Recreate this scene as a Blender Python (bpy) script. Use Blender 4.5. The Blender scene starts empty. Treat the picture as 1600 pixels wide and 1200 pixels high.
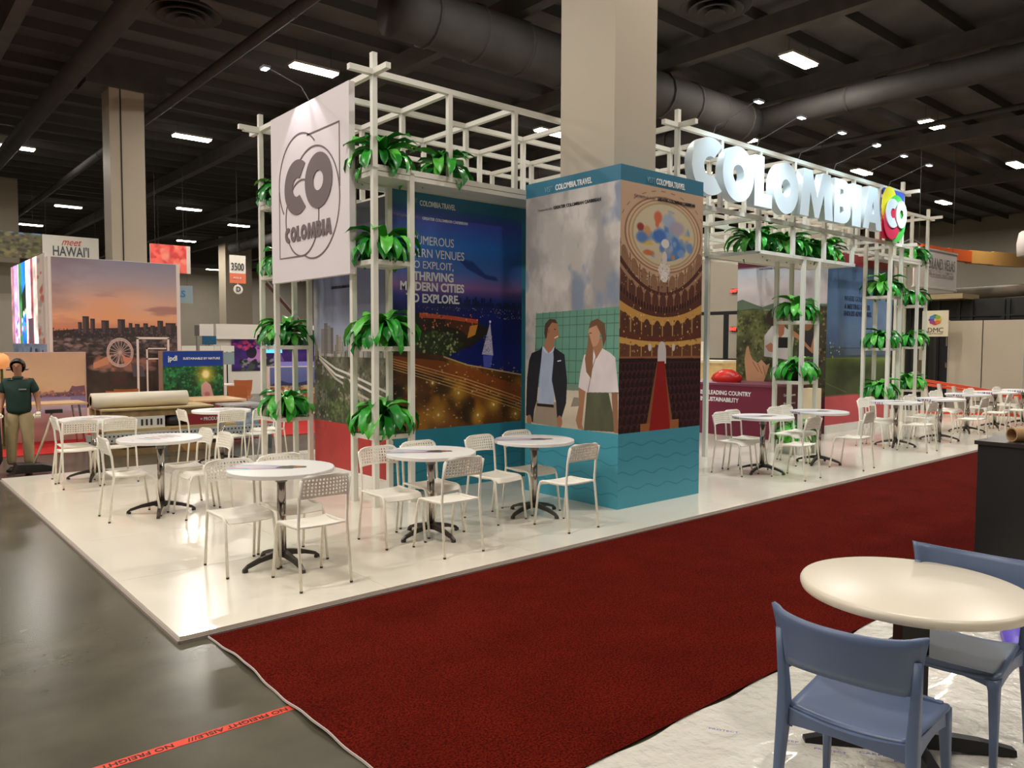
import bpy, bmesh, math, random
import numpy as np
from mathutils import Matrix, Vector
PI = math.pi
S = bpy.context.scene
COL = S.collection
random.seed(7)

# ------------------------------------------------------------------ camera, world, exposure, large lights
cam_d = bpy.data.cameras.new('camera'); cam = bpy.data.objects.new('camera', cam_d); COL.objects.link(cam)
cam_d.sensor_width = 36; cam_d.lens = 27.225; cam_d.clip_end = 400
RX = Vector((0.7590, -0.6511, 0.0037)); DN = Vector((-0.0312, -0.0420, -0.9986)); FW = Vector((0.6503, 0.7579, -0.0521))
cam.matrix_world = Matrix(((RX.x, -DN.x, -FW.x, 0), (RX.y, -DN.y, -FW.y, 0), (RX.z, -DN.z, -FW.z, 1.78), (0, 0, 0, 1)))
S.camera = cam
S.view_settings.view_transform = 'Standard'; S.view_settings.look = 'None'
S.view_settings.exposure = 0.0; S.view_settings.gamma = 1.0; S.view_settings.use_curve_mapping = False
wd = bpy.data.worlds.new('world'); S.world = wd; wd.use_nodes = True
wd.node_tree.nodes['Background'].inputs[0].default_value = (1.0, 0.9, 0.78, 1)
wd.node_tree.nodes['Background'].inputs[1].default_value = 0.10
CEIL = 9.9
LZ = 9.2
LAMP_POWER = 275
# ceiling fixtures the photograph shows
LAMPS = [(9.87, 19.8, 'nearest the round grey column, over the booth sign'), (9.73, 29.2, 'just right of the tall beige column'),
         (5.1, 35.1, 'at the far left edge of the ceiling'), (14.8, 15.75, 'left of the big central column'),
         (19.1, 10.8, 'highest and biggest to the right of the central column'), (27.9, 10.9, 'in the middle of the right ceiling'),
         (36.7, 11.0, 'at the right edge of the ceiling'), (24.7, 16.05, 'over the letter O of the big sign'),
         (33.3, 15.8, 'over the letters BIA'), (43.5, 16.3, 'low and right of the coloured logo square'),
         (19.0, 20.1, 'seen through the lattice beside the central column'), (9.45, 48.4, 'low and left of the tall beige column'),
         (9.1, 57.5, 'low above the hanging palm banner'), (14.7, 44.8, 'upper of the far pair right of the tall column'),
         (19.1, 48.9, 'far down the hall above the aisle number sign'), (19.1, 58.9, 'small, below the far pair'),
         (28.5, 80.0, 'lowest, near the far wall top'), (15.2, 29.0, 'behind the top fern of the rear left tower'),
         (28.0, 20.3, 'far, behind the letters')]
HIDDEN = [(0.7, 13.5), (10, 9.8), (0.7, 5.0), (8.5, 3.5), (17.5, 4.0), (3.0, -3.0), (12.0, -4.0), (-6, 9), (-5, 20), (27, 2.0), (22, -4), (12, 66), (24, 66), (36, 60), (0, 60), (18, 76), (40, 40), (46, 30), (-4, 12), (-4, 4), (-10, 15), (-10, 7), (-3, 28), (10, 79), (19, 79), (28, 79), (37, 79), (50, 12), (50, 24), (0, 36)]  # unseen lamps; several added to brighten the far walls and left-facing prints
for x, y in [(l[0], l[1]) for l in LAMPS if l[1] < 60] + HIDDEN:
    ld = bpy.data.lights.new('hall_or_fill_light', 'AREA'); ld.shape = 'RECTANGLE'; ld.size = 1.2; ld.size_y = 0.3
    ld.energy = LAMP_POWER; ld.color = (1.0, 0.945, 0.865)
    lo = bpy.data.objects.new('hall_or_fill_light', ld); lo.location = (x, y, LZ - 0.12); COL.objects.link(lo)
def spot(loc, target, energy, color, angle=70, blend=0.6, size=0.05):
    ld = bpy.data.lights.new('spot_light', 'SPOT'); ld.energy = energy; ld.color = color
    ld.spot_size = math.radians(angle); ld.spot_blend = blend; ld.shadow_soft_size = size
    lo = bpy.data.objects.new('spot_light', ld); lo.location = loc
    lo.rotation_euler = (Vector(target) - Vector(loc)).to_track_quat('-Z', 'Y').to_euler(); COL.objects.link(lo)

# ------------------------------------------------------------------ materials
MC = {}
def lin(c):
    return tuple(((v / 12.92) if v <= 0.04045 else ((v + 0.055) / 1.055) ** 2.4) for v in [q / 255 for q in c])
def mat(name, rgb, rough=0.5, metal=0.0, noise=0.0, nscale=8.0, bump=0.0, bscale=40.0, spec=0.5, coat=0.0, emit=0.0, trans=0.0):
    if name in MC: return MC[name]
    m = bpy.data.materials.new(name); m.use_nodes = True; nt = m.node_tree; b = nt.nodes['Principled BSDF']
    c = lin(rgb) + (1,)
    b.inputs['Base Color'].default_value = c; b.inputs['Roughness'].default_value = rough; b.inputs['Metallic'].default_value = metal
    b.inputs['Specular IOR Level'].default_value = spec; b.inputs['Coat Weight'].default_value = coat
    b.inputs['Transmission Weight'].default_value = trans
    if emit:
        b.inputs['Emission Color'].default_value = c; b.inputs['Emission Strength'].default_value = emit
    if noise or bump:
        tc = nt.nodes.new('ShaderNodeTexCoord')
    if noise:
        n = nt.nodes.new('ShaderNodeTexNoise'); n.inputs['Scale'].default_value = nscale; n.inputs['Detail'].default_value = 6
        nt.links.new(tc.outputs['Object'], n.inputs['Vector'])
        r = nt.nodes.new('ShaderNodeValToRGB'); r.color_ramp.elements[0].position = 0.3; r.color_ramp.elements[1].position = 0.7
        r.color_ramp.elements[0].color = tuple(max(0, v * (1 - noise)) for v in c[:3]) + (1,)
        r.color_ramp.elements[1].color = tuple(min(1, v * (1 + noise)) for v in c[:3]) + (1,)
        nt.links.new(n.outputs['Fac'], r.inputs['Fac']); nt.links.new(r.outputs['Color'], b.inputs['Base Color'])
    if bump:
        n2 = nt.nodes.new('ShaderNodeTexNoise'); n2.inputs['Scale'].default_value = bscale; n2.inputs['Detail'].default_value = 4
        nt.links.new(tc.outputs['Object'], n2.inputs['Vector'])
        bp = nt.nodes.new('ShaderNodeBump'); bp.inputs['Strength'].default_value = bump; bp.inputs['Distance'].default_value = 0.01
        nt.links.new(n2.outputs['Fac'], bp.inputs['Height']); nt.links.new(bp.outputs['Normal'], b.inputs['Normal'])
    MC[name] = m
    return m
def img_mat(name, arr, rough=0.45, emit=0.0):
    h, w = arr.shape[:2]
    im = bpy.data.images.new(name, w, h); a = np.ones((h, w, 4), np.float32); a[..., :3] = np.clip(arr, 0, 1)
    im.pixels.foreach_set(a.ravel()); im.update(); im.pack()
    m = bpy.data.materials.new(name); m.use_nodes = True; nt = m.node_tree; b = nt.nodes['Principled BSDF']
    t = nt.nodes.new('ShaderNodeTexImage'); t.image = im; t.extension = 'EXTEND'
    nt.links.new(t.outputs['Color'], b.inputs['Base Color']); b.inputs['Roughness'].default_value = rough
    if emit:
        nt.links.new(t.outputs['Color'], b.inputs['Emission Color']); b.inputs['Emission Strength'].default_value = emit
    return m

# ------------------------------------------------------------------ mesh helpers
class MB:
    def __init__(s): s.v = []; s.f = []; s.uv = None
    def add(s, vs, fs):
        o = len(s.v); s.v += [tuple(p) for p in vs]; s.f += [tuple(i + o for i in f) for f in fs]; return s
    def box(s, x0, x1, y0, y1, z0, z1):
        return s.add([(x0, y0, z0), (x1, y0, z0), (x1, y1, z0), (x0, y1, z0), (x0, y0, z1), (x1, y0, z1), (x1, y1, z1), (x0, y1, z1)],
                     [(0, 3, 2, 1), (4, 5, 6, 7), (0, 1, 5, 4), (1, 2, 6, 5), (2, 3, 7, 6), (3, 0, 4, 7)])
    def tube(s, path, r, n=8, caps=True):
        P = [Vector(p) for p in path]; rr = r if isinstance(r, (list, tuple)) else [r] * len(P)
        rings = []; up = None
        for i, p in enumerate(P):
            d = (P[min(i + 1, len(P) - 1)] - P[max(i - 1, 0)]).normalized()
            if up is None: up = Vector((0, 0, 1)) if abs(d.z) < 0.9 else Vector((1, 0, 0))
            a = d.cross(up).normalized(); b = a.cross(d).normalized(); up = b
            rings.append([p + (a * math.cos(2 * PI * k / n) + b * math.sin(2 * PI * k / n)) * rr[i] for k in range(n)])
        vs = [q for rg in rings for q in rg]; fs = []
        for i in range(len(P) - 1):
            for k in range(n):
                k2 = (k + 1) % n; fs.append((i * n + k, i * n + k2, (i + 1) * n + k2, (i + 1) * n + k))
        if caps: fs += [tuple(range(n))[::-1], tuple((len(P) - 1) * n + k for k in range(n))]
        return s.add(vs, fs)
    def lathe(s, prof, n=24, c=(0, 0, 0)):
        vs = []; fs = []
        for r, z in prof:
            vs += [(c[0] + r * math.cos(2 * PI * k / n), c[1] + r * math.sin(2 * PI * k / n), c[2] + z) for k in range(n)]
        for i in range(len(prof) - 1):
            for k in range(n):
                k2 = (k + 1) % n; fs.append((i * n + k, i * n + k2, (i + 1) * n + k2, (i + 1) * n + k))
        fs += [tuple(range(n))[::-1], tuple((len(prof) - 1) * n + k for k in range(n))]
        return s.add(vs, fs)
    def prism(s, pts, a, b, axis='z'):
        n = len(pts)
        def P(p, t): return {'z': (p[0], p[1], t), 'y': (p[0], t, p[1]), 'x': (t, p[0], p[1])}[axis]
        vs = [P(p, a) for p in pts] + [P(p, b) for p in pts]
        return s.add(vs, [tuple(range(n))[::-1], tuple(range(n, 2 * n))] + [(k, (k + 1) % n, n + (k + 1) % n, n + k) for k in range(n)])
    def mesh(s, name, m=None, smooth=False):
        me = bpy.data.meshes.new(name); me.from_pydata(s.v, [], s.f); me.update()
        bm = bmesh.new(); bm.from_mesh(me); bmesh.ops.recalc_face_normals(bm, faces=bm.faces); bm.to_mesh(me); bm.free()
        if m: me.materials.append(m)
        if smooth:
            for p in me.polygons: p.use_smooth = True
        return me
    def build(s, name, m, parent=None, smooth=False, loc=(0, 0, 0), rz=0):
        return obj(name, s.mesh(name, m, smooth), parent, loc, rz)
def obj(name, me, parent=None, loc=(0, 0, 0), rz=0):
    o = bpy.data.objects.new(name, me); COL.objects.link(o)
    if parent:
        o.parent = parent
        if parent in WORLDLY: o.matrix_parent_inverse = Matrix.Translation(-parent.location)
    o.location = loc; o.rotation_euler = (0, 0, rz); return o
def tag(o, label, cat, group=None):
    o['label'] = label; o['category'] = cat
    if group: o['group'] = group
    return o
def thing(name, label, cat, loc=(0, 0, 0), rz=0, group=None):
    o = bpy.data.objects.new(name, None); COL.objects.link(o); o.location = loc; o.rotation_euler = (0, 0, rz); o.empty_display_size = 0.1
    return tag(o, label, cat, group)
WORLDLY = set()
def wthing(name, label, cat, base, group=None):      # a thing whose parts are given in world coordinates
    o = thing(name, label, cat, base, 0, group); WORLDLY.add(o); return o
def struct(o): o['kind'] = 'structure'; return o
def dup(root, loc, rz, label, group=None):
    r = root.copy(); COL.objects.link(r); r.location = loc; r.rotation_euler = (0, 0, rz); r['label'] = label
    if group: r['group'] = group
    for ch in list(root.children):
        c = ch.copy(); COL.objects.link(c); c.parent = r
        for g in list(ch.children):
            d = g.copy(); COL.objects.link(d); d.parent = c
    return r
def bx(x0, x1, y0, y1, z0, z1): return MB().box(x0, x1, y0, y1, z0, z1)
# a flat print: face 'Y' looks towards -Y (u along +X), face 'X' looks towards -X (u along -Y)
def print_plane(name, m, face, c, a0, a1, z0, z1, parent=None):
    if face == 'Y': vs = [(a0, c, z0), (a1, c, z0), (a1, c, z1), (a0, c, z1)]
    else: vs = [(c, a0, z0), (c, a1, z0), (c, a1, z1), (c, a0, z1)]
    me = bpy.data.meshes.new(name); me.from_pydata(vs, [], [(0, 1, 2, 3)]); me.materials.append(m)
    uv = me.uv_layers.new(name='uv')
    for i, q in enumerate([(0, 0), (1, 0), (1, 1), (0, 1)]): uv.data[i].uv = q
    return obj(name, me, parent)
def curve_mesh(name, splines, depth, m):
    cu = bpy.data.curves.new(name, 'CURVE'); cu.dimensions = '2D'; cu.fill_mode = 'BOTH'; cu.extrude = depth / 2
    for pts in splines:
        sp = cu.splines.new('POLY'); sp.points.add(len(pts) - 1)
        for i, p in enumerate(pts): sp.points[i].co = (p[0], p[1], 0, 1)
        sp.use_cyclic_u = True
    o = bpy.data.objects.new(name, cu); me = bpy.data.meshes.new_from_object(o); bpy.data.objects.remove(o)
    me.name = name; me.materials.clear(); me.materials.append(m); return me
def orient(o, face, c, a, z):
    if face == 'Y': o.location = (a, c, z); o.rotation_euler = (PI / 2, 0, 0)
    else: o.location = (c, a, z); o.rotation_euler = (PI / 2, 0, -PI / 2)
def text_mesh(body, w, h, m, bold=0.0, depth=0.004, spacing=1.0):
    cu = bpy.data.curves.new('lettering', 'FONT'); cu.body = body; cu.size = 1; cu.offset = bold; cu.extrude = depth / 2; cu.space_character = spacing
    cu.resolution_u = 3
    o = bpy.data.objects.new('lettering', cu); me = bpy.data.meshes.new_from_object(o); bpy.data.objects.remove(o)
    xs = [v.co.x for v in me.vertices]; ys = [v.co.y for v in me.vertices]
    x0, x1, y0, y1 = min(xs), max(xs), min(ys), max(ys)
    for v in me.vertices:
        v.co.x = (v.co.x - x0) / (x1 - x0) * w; v.co.y = (v.co.y - y0) / (y1 - y0) * h
    me.materials.clear(); me.materials.append(m); return me
# wall lettering; (a, z) is the lower left corner as the reader sees it
def lettering(body, face, c, a, z, w, h, m, parent=None, bold=0.0, name='lettering'):
    o = obj(name, text_mesh(body, w, h, m, bold), parent); orient(o, face, c, a, z); return o

# ------------------------------------------------------------------ painting (flat print only)
def fbm(h, w, cells, octv=4, seed=0, asp=1.0):
    r = np.random.RandomState(seed); out = np.zeros((h, w)); amp = 1; tot = 0
    for o in range(octv):
        ch = max(2, int(cells * 2 ** o)); cw = max(2, int(cells * 2 ** o * w / h * asp))
        g = r.rand(ch + 1, cw + 1); y = np.linspace(0, ch - 1e-6, h); x = np.linspace(0, cw - 1e-6, w)
        yi = y.astype(int); xi = x.astype(int); fy = (y - yi)[:, None]; fx = (x - xi)[None]
        fy = fy * fy * (3 - 2 * fy); fx = fx * fx * (3 - 2 * fx)
        v = g[yi][:, xi] * (1 - fy) * (1 - fx) + g[yi + 1][:, xi] * fy * (1 - fx) + g[yi][:, xi + 1] * (1 - fy) * fx + g[yi + 1][:, xi + 1] * fy * fx
        out += v * amp; tot += amp; amp *= 0.5
    return out / tot
def C3(c): return np.array(c, float) / 255
class Cv:
    def __init__(s, w, h, c=(0, 0, 0)):
        s.w, s.h = w, h; s.a = np.ones((h, w, 3)) * C3(c)
        s.U, s.V = np.meshgrid((np.arange(w) + .5) / w, (np.arange(h) + .5) / h)
    def mix(s, m, c):
        c = C3(c) if not isinstance(c, np.ndarray) else c
        m = np.clip(m, 0, 1)[..., None]; s.a = s.a * (1 - m) + c * m; return s
    def grad(s, stops, mask=None):
        v = [q[0] for q in stops]; cs = np.array([C3(q[1]) for q in stops])
        g = np.stack([np.interp(s.V, v, cs[:, k]) for k in range(3)], -1)
        return s.mix(np.ones_like(s.V) if mask is None else mask, g)
    def inpoly(s, pts):
        m = np.zeros(s.U.shape, bool); n = len(pts)
        for i in range(n):
            (x0, y0), (x1, y1) = pts[i], pts[(i + 1) % n]
            if y0 == y1: continue
            c = ((y0 > s.V) != (y1 > s.V)) & (s.U < (x1 - x0) * (s.V - y0) / (y1 - y0) + x0); m ^= c
        return m.astype(float)
    def poly(s, pts, c, al=1.0): return s.mix(s.inpoly(pts) * al, c)
    def soft(s, pts, c, al=1.0, k=3):
        m = s.inpoly(pts)
        for _ in range(k):
            m = (m + np.roll(m, 1, 0) + np.roll(m, -1, 0) + np.roll(m, 1, 1) + np.roll(m, -1, 1)) / 5
        return s.mix(m * al, c)
    def rect(s, u0, u1, v0, v1, c, al=1.0): return s.mix(((s.U >= u0) & (s.U < u1) & (s.V >= v0) & (s.V < v1)) * al, c)
    def dist(s, cu, cv, ru, rv): return np.sqrt(((s.U - cu) / ru) ** 2 + ((s.V - cv) / rv) ** 2)
    def ell(s, cu, cv, ru, rv, c, al=1.0, soft=0.05): return s.mix(np.clip((1 - s.dist(cu, cv, ru, rv)) / soft, 0, 1) * al, c)
    def glow(s, cu, cv, ru, rv, c, al=1.0): return s.mix(np.exp(-s.dist(cu, cv, ru, rv) ** 2 * 2) * al, c)
    def ring(s, cu, cv, ru, rv, t, c, al=1.0): return s.mix((np.abs(s.dist(cu, cv, ru, rv) - 1) < t) * al, c)
    def line(s, pts, t, c, al=1.0):
        asp = s.w / s.h; m = np.zeros(s.U.shape)
        for (x0, y0), (x1, y1) in zip(pts, pts[1:]):
            dx, dy = (x1 - x0) * asp, y1 - y0; L = dx * dx + dy * dy + 1e-12
            q = np.clip(((s.U - x0) * asp * dx + (s.V - y0) * dy) / L, 0, 1)
            d = np.hypot((s.U - x0) * asp - q * dx, (s.V - y0) - q * dy); m = np.maximum(m, np.clip((t - d) / (t * 0.4), 0, 1))
        return s.mix(m * al, c)
    def speck(s, n, u0, u1, v0, v1, r, cols, seed=1, al=1.0, elong=1.0):
        rr = random.Random(seed)
        for _ in range(n):
            cu = rr.uniform(u0, u1); cv = rr.uniform(v0, v1); q = r * rr.uniform(.5, 1.5); c = rr.choice(cols)
            x0 = max(0, int((cu - q * 2 * elong) * s.w)); x1 = min(s.w, int((cu + q * 2 * elong) * s.w) + 2); rv = q * s.w / s.h
            y0 = max(0, int((cv - rv * 2) * s.h)); y1 = min(s.h, int((cv + rv * 2) * s.h) + 2)
            if x1 <= x0 or y1 <= y0: continue
            d = np.sqrt(((s.U[y0:y1, x0:x1] - cu) / (q * elong)) ** 2 + ((s.V[y0:y1, x0:x1] - cv) / rv) ** 2)
            m = (np.clip((1 - d) / .5, 0, 1) * al)[..., None]; s.a[y0:y1, x0:x1] = s.a[y0:y1, x0:x1] * (1 - m) + C3(c) * m
        return s
    def tex(s, cells, amt, seed=0, mask=None, asp=1.0, octv=5):
        n = (fbm(s.h, s.w, cells, octv, seed, asp) - .5) * 2 * amt
        if mask is not None: n = n * mask
        s.a = np.clip(s.a * (1 + n[..., None]), 0, 1); return s

# ------------------------------------------------------------------ the hall
concrete = mat('concrete', (84, 79, 66), 0.24, noise=0.24, nscale=2.2, bump=0.05, bscale=3, spec=0.55)
struct(bx(-15, 56, -12, 86, -0.2, 0.0).build('floor', concrete))
black_ceiling = mat('ceiling_black', (92, 89, 87), 0.9, noise=0.25, nscale=0.7)
struct(bx(-15, 56, -12, 86, CEIL, CEIL + 0.2).build('ceiling', black_ceiling))
wall_m = mat('hall_wall', (176, 166, 150), 0.85, noise=0.05, nscale=0.4)
struct(bx(-15, 56, 85, 85.3, 0, CEIL).build('wall_back', wall_m))
struct(bx(55, 55.3, -12, 85, 0, CEIL).build('wall_right', wall_m))
struct(bx(-15.3, -15, -12, 86, 0, CEIL).build('wall_left', wall_m))
struct(bx(-15, 56, -12.3, -12, 0, CEIL).build('wall_front', wall_m))
# deck ribs, joists and beams under the black ceiling
deck = MB()
for i in range(60): deck.box(-15, 56, -6 + i * 1.52, -5.93 + i * 1.52, CEIL - 0.28, CEIL)
o = deck.build('ceiling_joists', mat('joist', (84, 81, 79), 0.8)); struct(o)
beam_m = mat('steel_beam', (84, 80, 77), 0.7, noise=0.2, nscale=2)
for i, x in enumerate((-2.2, 3.0, 11.6, 16.9, 21.5, 30.6, 39.8)):
    struct(bx(x, x + 0.3, -8, 84, CEIL - 0.75, CEIL - 0.28).build('ceiling_beam', beam_m))
duct_m = mat('duct_metal', (62, 58, 56), 0.75, 0.0, noise=0.2, nscale=1.5)
DUCTS = [('y', 7.35, 8.75, 0.13, (2, 84), 'thin grey pipe run right of the tall beige column'), ('y', 4.7, 8.8, 0.25, (3, 84), 'dark duct left of the tall beige column on the ceiling'),
         ('y', 21.4, 8.6, 0.36, (-6, 56), 'dark duct crossing the ceiling right of the central column'), ('x', 13.5, 8.45, 0.58, (8.4, 20.9), 'big round duct running behind the central column'),
         ('y', 2.4, 8.8, 0.07, (3, 84), 'thinnest conduit at the left edge of the ceiling'), ('y', 27.0, 8.95, 0.09, (-6, 70), 'thin conduit at the right of the ceiling')]
for ax, c, z, r, (a, b), lb in DUCTS:
    m = MB(); n = 30
    pts = [((c, a + (b - a) * k / n, z) if ax == 'y' else (a + (b - a) * k / n, c, z)) for k in range(n + 1)]
    d = tag(m.tube(pts, r, 14).build('air_duct', duct_m, smooth=True), lb.replace('’', "'"), 'duct')
    rm = MB().tube([(-0.03, 0, 0), (0.03, 0, 0)], r * 1.06, 14).mesh('joint_ring', duct_m, True)
    for k in range(2, n, 3): q = obj('joint_ring', rm, d, pts[k], PI / 2 if ax == 'y' else 0)
for x, y, lb in ((5.7, 17.4, 'round ceiling diffuser above the tall beige column'), (13.9, 9.75, 'round ceiling diffuser right of the central column top')):
    t = thing('ceiling_diffuser', lb, 'diffuser', (x, y, 8.75))
    for k, (r, z) in enumerate(((0.72, 0), (0.54, -0.06), (0.37, -0.1), (0.2, -0.13))):
        MB().lathe([(r - 0.17, z + 0.12), (r, z), (r + .02, z + 0.02), (r - 0.14, z + 0.15)], 32).build('cone_ring', duct_m, t, True)
    MB().lathe([(0.3, 0.1), (0.3, 1.1)], 20).build('neck', duct_m, t, True)
glow = mat('lamp_glow', (255, 246, 226), 0.5, emit=26)
fix_m = mat('lamp_housing', (205, 200, 190), 0.5)
for x, y, lb in LAMPS:
    t = thing('ceiling_light', 'glowing ceiling light strip ' + lb, 'ceiling light', (x, y, LZ))
    bx(-0.66, 0.66, -0.21, 0.21, 0, 0.06).build('housing', fix_m, t)
    for s in (-1, 1): bx(-0.63, 0.63, s * 0.1 - 0.075, s * 0.1 + 0.075, -0.05, 0).build('tube', glow, t)  # housing and tubes widened to stand in for the lamps' bloom
    for s in (-0.5, 0.5): MB().tube([(s, 0, 0.06), (s, 0, CEIL - LZ)], 0.006, 5).build('hanger_wire', duct_m, t)

# building columns
col_m = mat('column_paint', (186, 172, 152), 0.45, noise=0.03, nscale=0.8)
def column(name, x0, x1, y0, y1):
    return struct(bx(x0, x1, y0, y1, 0, CEIL).build(name, col_m))
column('column', 6.36, 7.06, 5.73, 6.56)
CX0, CX1, CY0, CY1 = 5.85, 6.78, 24.4, 25.2
c = struct(bx(CX0, CX1, CY0, CY1, 0, 9.0).build('column', col_m))
bx(CX0 + .28, CX0 + .31, CY0 - .02, CY0, 0, 9.0).build('conduit', mat('black_gap', (40, 36, 32), 0.7), c)  # dark strip on the face standing in for the column's groove
struct(bx(CX0 - .6, CX1 + .6, CY0 - .1, CY1 + .1, 9.0, CEIL).build('ceiling_beam', beam_m))
column('column', 21.6, 23.6, 58, 59.4)
column('column', 5.1, 6.6, 45, 46)
# far-left soffit wall behind the banners
struct(bx(-14, 6.4, 42, 42.4, 0, 5.4).build('wall_partition', wall_m))

# ------------------------------------------------------------------ booth floor, carpet
floor_w = mat('platform_white', (232, 224, 208), 0.2, spec=0.5, coat=0.3, noise=0.015, nscale=1.5)
edge_m = mat('platform_edge', (166, 152, 144), 0.5, 0.2)
P = wthing('raised_floor', 'glossy white raised exhibition floor under the whole stand', 'platform', (11.4, 8, 0))
bx(1.44, 21.5, 4.69, 11.66, 0.0, 0.02).build('underlay', edge_m, P)
nx, ny = 14, 5
px, py = (21.5 - 1.44) / nx, (11.66 - 4.69) / ny
pm = bx(0, px - 0.003, 0, py - 0.003, 0, 0.02).mesh('floor_panel', floor_w)
for i in range(nx):
    for j in range(ny): obj('floor_panel', pm, P, (1.44 + i * px, 4.69 + j * py, 0.02))
for a in ((1.425, 1.44, 4.68, 11.67), (1.44, 21.5, 4.675, 4.69), (1.44, 21.5, 11.66, 11.675)):
    bx(*a, 0, 0.018).build('edge_trim', edge_m, P)
# red aisle carpet: slightly wavy left edge
m = MB(); N = 60; NX = 90
random.seed(3)
ys = [2.19 + (4.66 - 2.19) * k / N for k in range(N + 1)]
ed = [1.6 + 0.008 * math.sin(k * .16) + 0.003 * math.sin(k * .9) + (0.0 if k < 50 else 0.0) for k in range(N + 1)]
vs = []
for k, y in enumerate(ys):
    for i in range(NX + 1):
        t = i / NX; x = ed[k] + (22 - ed[k]) * t ** 2.2
        lift = 0.018 * math.exp(-(x - ed[k]) / 0.06) * (0.5 + 0.5 * math.sin(k * .3)) if i < 30 else 0
        vs.append((x, y, 0.012 + lift))
fs = [(k * (NX + 1) + i, k * (NX + 1) + i + 1, (k + 1) * (NX + 1) + i + 1, (k + 1) * (NX + 1) + i) for k in range(N) for i in range(NX)]
m.add(vs, fs)
carpet_m = mat('red_carpet', (132, 30, 18), 1.0, spec=0.05, bump=0.9, bscale=160)
nt = carpet_m.node_tree; b = nt.nodes['Principled BSDF']; tc = nt.nodes['Texture Coordinate']
n1 = nt.nodes.new('ShaderNodeTexNoise'); n1.inputs['Scale'].default_value = 95; n1.inputs['Detail'].default_value = 6
n2 = nt.nodes.new('ShaderNodeTexNoise'); n2.inputs['Scale'].default_value = 2.5; n2.inputs['Detail'].default_value = 3
rp = nt.nodes.new('ShaderNodeValToRGB'); rp.color_ramp.elements[0].position = 0.36; rp.color_ramp.elements[0].color = lin((60, 7, 3)) + (1,)
rp.color_ramp.elements[1].position = 0.66; rp.color_ramp.elements[1].color = lin((112, 27, 16)) + (1,)
mx = nt.nodes.new('ShaderNodeMixRGB'); mx.blend_type = 'OVERLAY'; mx.inputs[0].default_value = 0.35
nt.links.new(tc.outputs['Object'], n1.inputs['Vector']); nt.links.new(tc.outputs['Object'], n2.inputs['Vector'])
nt.links.new(n1.outputs['Fac'], rp.inputs['Fac']); nt.links.new(rp.outputs['Color'], mx.inputs[1]); nt.links.new(n2.outputs['Fac'], mx.inputs[2])
nt.links.new(mx.outputs['Color'], b.inputs['Base Color'])
cp = tag(m.build('aisle_carpet', carpet_m, smooth=True), 'dark red speckled carpet runner along the front of the white floor', 'carpet')
e = MB(); e.add([(ed[k] + dx, y, 0.012 + 0.018 * (0.5 + 0.5 * math.sin(k * .3)) + dz) for k, y in enumerate(ys) for dx, dz in ((-0.004, -0.008), (-0.002, 0.002), (0.002, 0.002))],
      [(3 * k + j, 3 * k + j + 1, 3 * k + j + 4, 3 * k + j + 3) for k in range(N) for j in range(2)])
o = e.build('backing_edge', mat('carpet_backing', (196, 182, 172), 0.8), cp); o['label'] = 'pale backing showing at the cut edge'
# far red carpet behind the stand
tag(bx(-3, 8.4, 14.05, 19.5, 0, 0.012).build('neighbour_carpet', mat('bright_red_carpet', (190, 30, 26), 0.95, bump=0.5, bscale=200)), 'bright red carpet of the neighbouring stand behind the woman', 'carpet')
# orange floor tape with printing
t = wthing('floor_tape', 'orange printed tape stuck across the grey concrete floor', 'tape', (0.6, 3.5, 0))
bx(-2.5, 1.6, 3.475, 3.53, 0, 0.0015).build('tape_strip', mat('tape_orange', (226, 72, 48), 0.5, noise=0.08, nscale=20), t)
ink = mat('black_ink', (34, 20, 20), 0.6)
for i in range(5):
    me = text_mesh('NO FREIGHT AISLE///', 0.47, 0.034, ink, 0.02, 0.0006)
    o = obj('lettering', me, t); o.location = (1.57 - i * 0.53, 3.519, 0.0019); o.rotation_euler = (0, 0, PI)
# plastic sheet
ps = MB(); n = 130
vs = []; random.seed(5)
H = (fbm(n + 1, n + 1, 6, 3, 11) - .5) * 0.022 + np.abs(fbm(n + 1, n + 1, 14, 3, 12, 0.35) - .5) * 0.05
for j in range(n + 1):
    for i in range(n + 1):
        x = 1.6 + 6.4 * i / n; y = 2.185 - 5.2 * j / n
        vs.append((x, y + (0.012 * math.sin(i * .5) if j == 0 else 0), 0.004 + max(0.0, float(H[j, i]))))
ps.add(vs, [(j * (n + 1) + i, j * (n + 1) + i + 1, (j + 1) * (n + 1) + i + 1, (j + 1) * (n + 1) + i) for j in range(n) for i in range(n)])
film = mat('plastic_film', (226, 220, 208), 0.2, spec=0.7, coat=0.4, bump=0.9, bscale=11)
film.node_tree.nodes['Bump'].inputs['Distance'].default_value = 0.03
sh = tag(ps.build('plastic_sheet', film, smooth=True), 'crinkled clear-white plastic sheet over the floor under the blue chairs', 'sheet')
blue_ink = mat('blue_ink', (70, 74, 170), 0.5)
for i, (x, y) in enumerate(((2.92, 2.02), (3.12, 1.62), (4.4, 0.9), (2.3, 1.2))):
    for k, wd_ in enumerate(('PROTECT', 'KEEP', 'CARPET')):
        me = text_mesh(wd_, 0.13 if k != 1 else .07, 0.015, blue_ink, 0.0, 0.0005)
        o = obj('lettering', me, sh); o.location = (x + k * 0.16, y - k * 0.27, 0.034); o.rotation_euler = (0, 0, -1.03)

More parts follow.
